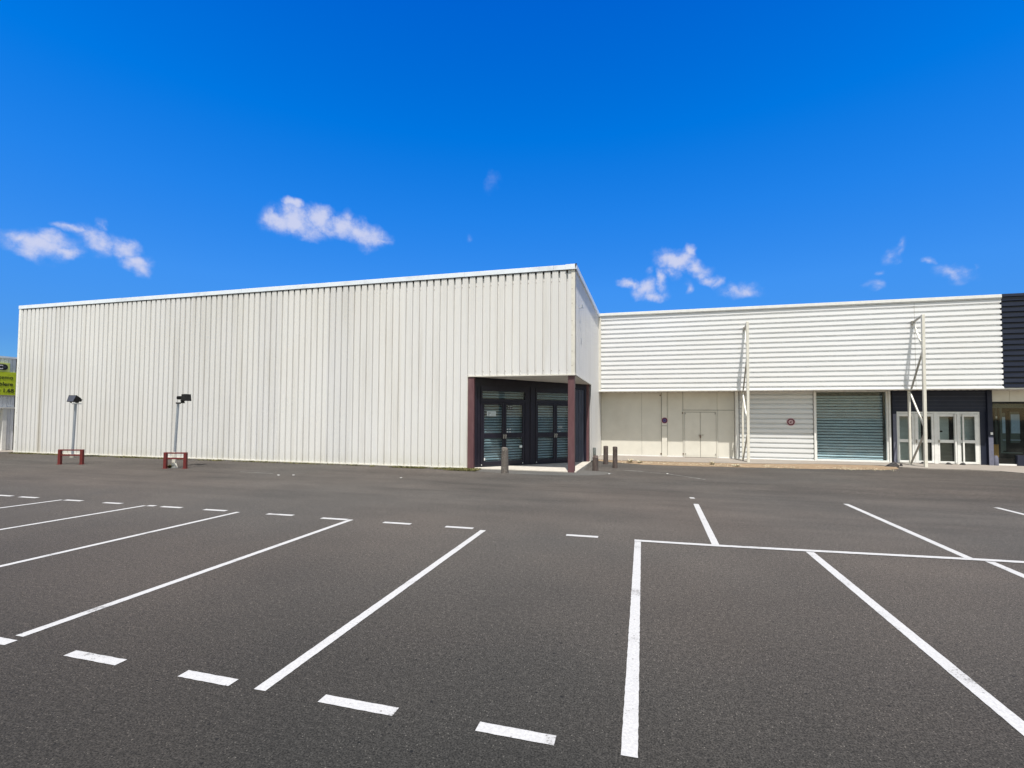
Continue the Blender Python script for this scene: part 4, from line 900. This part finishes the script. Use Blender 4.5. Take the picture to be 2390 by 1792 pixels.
# ------------------------------------------------------------------ small things on the ground
q = MB(); rr = random.Random(21); n1, n2 = 14, 9; vs = []
for j in range(n2):
    t = j / (n2 - 1)
    for i in range(n1):
        a_ = 2 * math.pi * i / n1; r_ = (1 - t ** 1.6) * (1 + rr.uniform(-.18, .18))
        vs.append((.21 * r_ * math.cos(a_) + .06 * t, .13 * r_ * math.sin(a_), .20 * t + rr.uniform(-.01, .01) * (j > 0)))
q.add(vs, [(j * n1 + i, j * n1 + (i + 1) % n1, (j + 1) * n1 + (i + 1) % n1, (j + 1) * n1 + i) for j in range(n2 - 1) for i in range(n1)])
db = q.build('rubber_mat', 'blackrag'); db.location = (8.46, 20.25, .055); tag(db, 'crumpled black rubber heap on the pavement edge before the navy surround', 'debris')
q = MB(); q.lathe((0, 0, 0), [(.05, 0), (.045, .05), (.025, .10), (.01, .11)], 8, .3, 4); d2 = q.build('rubber_scrap', 'blackrag'); d2.location = (8.80, 20.42, .07); tag(d2, 'small black scrap beside the crumpled rubber heap', 'debris')
for i, (x, y, lab) in enumerate(((10.86, 21.72, 'dark scrap lying at the foot of the third white glazed door'), (11.30, 21.70, 'dark scrap lying at the foot of the rightmost white glazed door'), (10.05, 21.70, 'dark scrap lying at the foot of the second white glazed door'))):
    q = MB(); q.lathe((0, 0, 0), [(.10, 0), (.08, .03), (.05, .06), (.02, .075)], 9, .35, 30 + i); o = q.build('dead_leaves', 'blackrag'); o.location = (x, y, .086); tag(o, lab, 'debris', 'dark scraps at the door sills')
for i, (x, y, lab) in enumerate(((-10.45, 12.2, 'white paper scrap on the asphalt, left one before the long cream wall'), (-10.05, 12.35, 'white paper scrap on the asphalt, right one before the long cream wall'), (-6.75, 12.75, 'white paper scrap on the asphalt left of the entrance'), (-1.046, 15.1, 'white paper scrap on the asphalt before the broken bollard'), (.66, 15.70, 'white paper scrap at the end of the faded line'))):
    q = MB(); rr = random.Random(60 + i); q.add([(-.05, -.03, .004), (.05, -.035, .012), (.055, .03, .004), (-.045, .035, .016), (-.05, -.03, .0), (.05, -.035, .0), (.055, .03, .0), (-.045, .035, .0)], [(0, 1, 2, 3), (4, 7, 6, 5), (0, 4, 5, 1), (1, 5, 6, 2), (2, 6, 7, 3), (3, 7, 4, 0)])
    o = q.build('paper_scrap', 'white'); o.location = (x, y, gz(y) + .003); o.rotation_euler = (0, 0, rr.uniform(0, 3)); o.scale = (.6, .6, 1); tag(o, lab, 'litter', 'white scraps of litter')
def tuft(name, label, x, y, n, r, h, mt, seed, cat='weed', group='weeds in the pavement edge'):
    rr = random.Random(seed); q = MB()
    for i in range(n):
        a_ = rr.uniform(0, 6.28); d_ = Vector((math.cos(a_), math.sin(a_), 0)); b_ = d_ * rr.uniform(0, r * .4); s_ = Vector((-d_.y, d_.x, 0)); hh = h * rr.uniform(.5, 1); w_ = rr.uniform(.006, .014)
        p1 = b_ + d_ * r * .35 + Vector((0, 0, hh * .6)); p2 = b_ + d_ * r * rr.uniform(.6, 1) + Vector((0, 0, hh * rr.uniform(.7, 1)))
        q.add([b_ - s_ * w_, b_ + s_ * w_, p1 + s_ * w_ * 1.3, p1 - s_ * w_ * 1.3, p2], [(0, 1, 2, 3), (3, 2, 4)])
    o = q.build(name, mt, fix=False); o.location = (x, y, gz(y) + .005); return tag(o, label, cat, group)
tuft('weed_tuft', 'pale dry weed on the pavement edge below the no parking sign pilaster', -.55, 19.0, 45, .17, .17, 'dryweed', 1)
tuft('weed_tuft', 'pale dry weed on the pavement edge, just right of its neighbour', -.18, 18.85, 35, .14, .13, 'dryweed', 2)
tuft('weed_tuft', 'dry weed on the pavement edge below the service door', 2.35, 18.95, 35, .12, .17, 'dryweed', 3)
tuft('weed_tuft', 'low dry weed on the pavement edge left of the sign frame foot', 3.1, 18.75, 40, .18, .10, 'dryweed', 4)
tuft('weed_tuft', 'mossy weed at the peeling foot of the right floodlight pole', -15.22, 12.78, 90, .15, .14, 'moss', 5)
def groundcover(name, label, pts, mt, n, seed, size=.02, hmax=.035):
    rr = random.Random(seed); q = MB()
    for i in range(n):
        x0, x1, y0, y1 = rr.choice(pts); x = rr.uniform(x0, x1); y = y0 + (y1 - y0) * (1 - rr.random() ** .6)
        if math.sin(x * 3.1) + math.sin(x * 7.7 + 1) * .7 + math.sin(x * .9) < rr.uniform(-1.4, 1.2): continue
        c = Vector((x, y, gz(y) + rr.uniform(.003, hmax))); a = Vector((rr.uniform(-1, 1), rr.uniform(-1, 1), rr.uniform(-.3, .5))).normalized() * size * rr.uniform(.5, 1.4); b = a.cross(Vector((rr.uniform(-1, 1), rr.uniform(-1, 1), 1))).normalized() * size * rr.uniform(.4, .9)
        q.add([c - a, c + b, c + a, c - b], [(0, 1, 2, 3)])
    o = q.build(name, mt, fix=False); o['kind'] = 'stuff'; o['label'] = label; return o
groundcover('moss', 'olive moss and grass growing along the foot of the cream wall', [(-26.5, -5.7, 14.78, 15.05), (-26.5, -14, 14.7, 15.05), (-9, -5.6, 14.7, 15.05)], 'moss', 15000, 1)
groundcover('grass', 'patch of low grass left of the entrance slab', [(-6.2, -5.1, 14.45, 15.2)], 'moss', 2600, 2, .018, .05)
groundcover('dry_ground_cover', 'dry plants and grit in the sandy pavement edge', [(-1.2, 8, 18.6, 19.7)], 'dryweed', 3500, 3, .016, .04)
groundcover('side_moss', 'moss along the foot of the side wall', [(-1.95, -1.75, 18.7, 19.8)], 'moss', 900, 4, .02, .05)
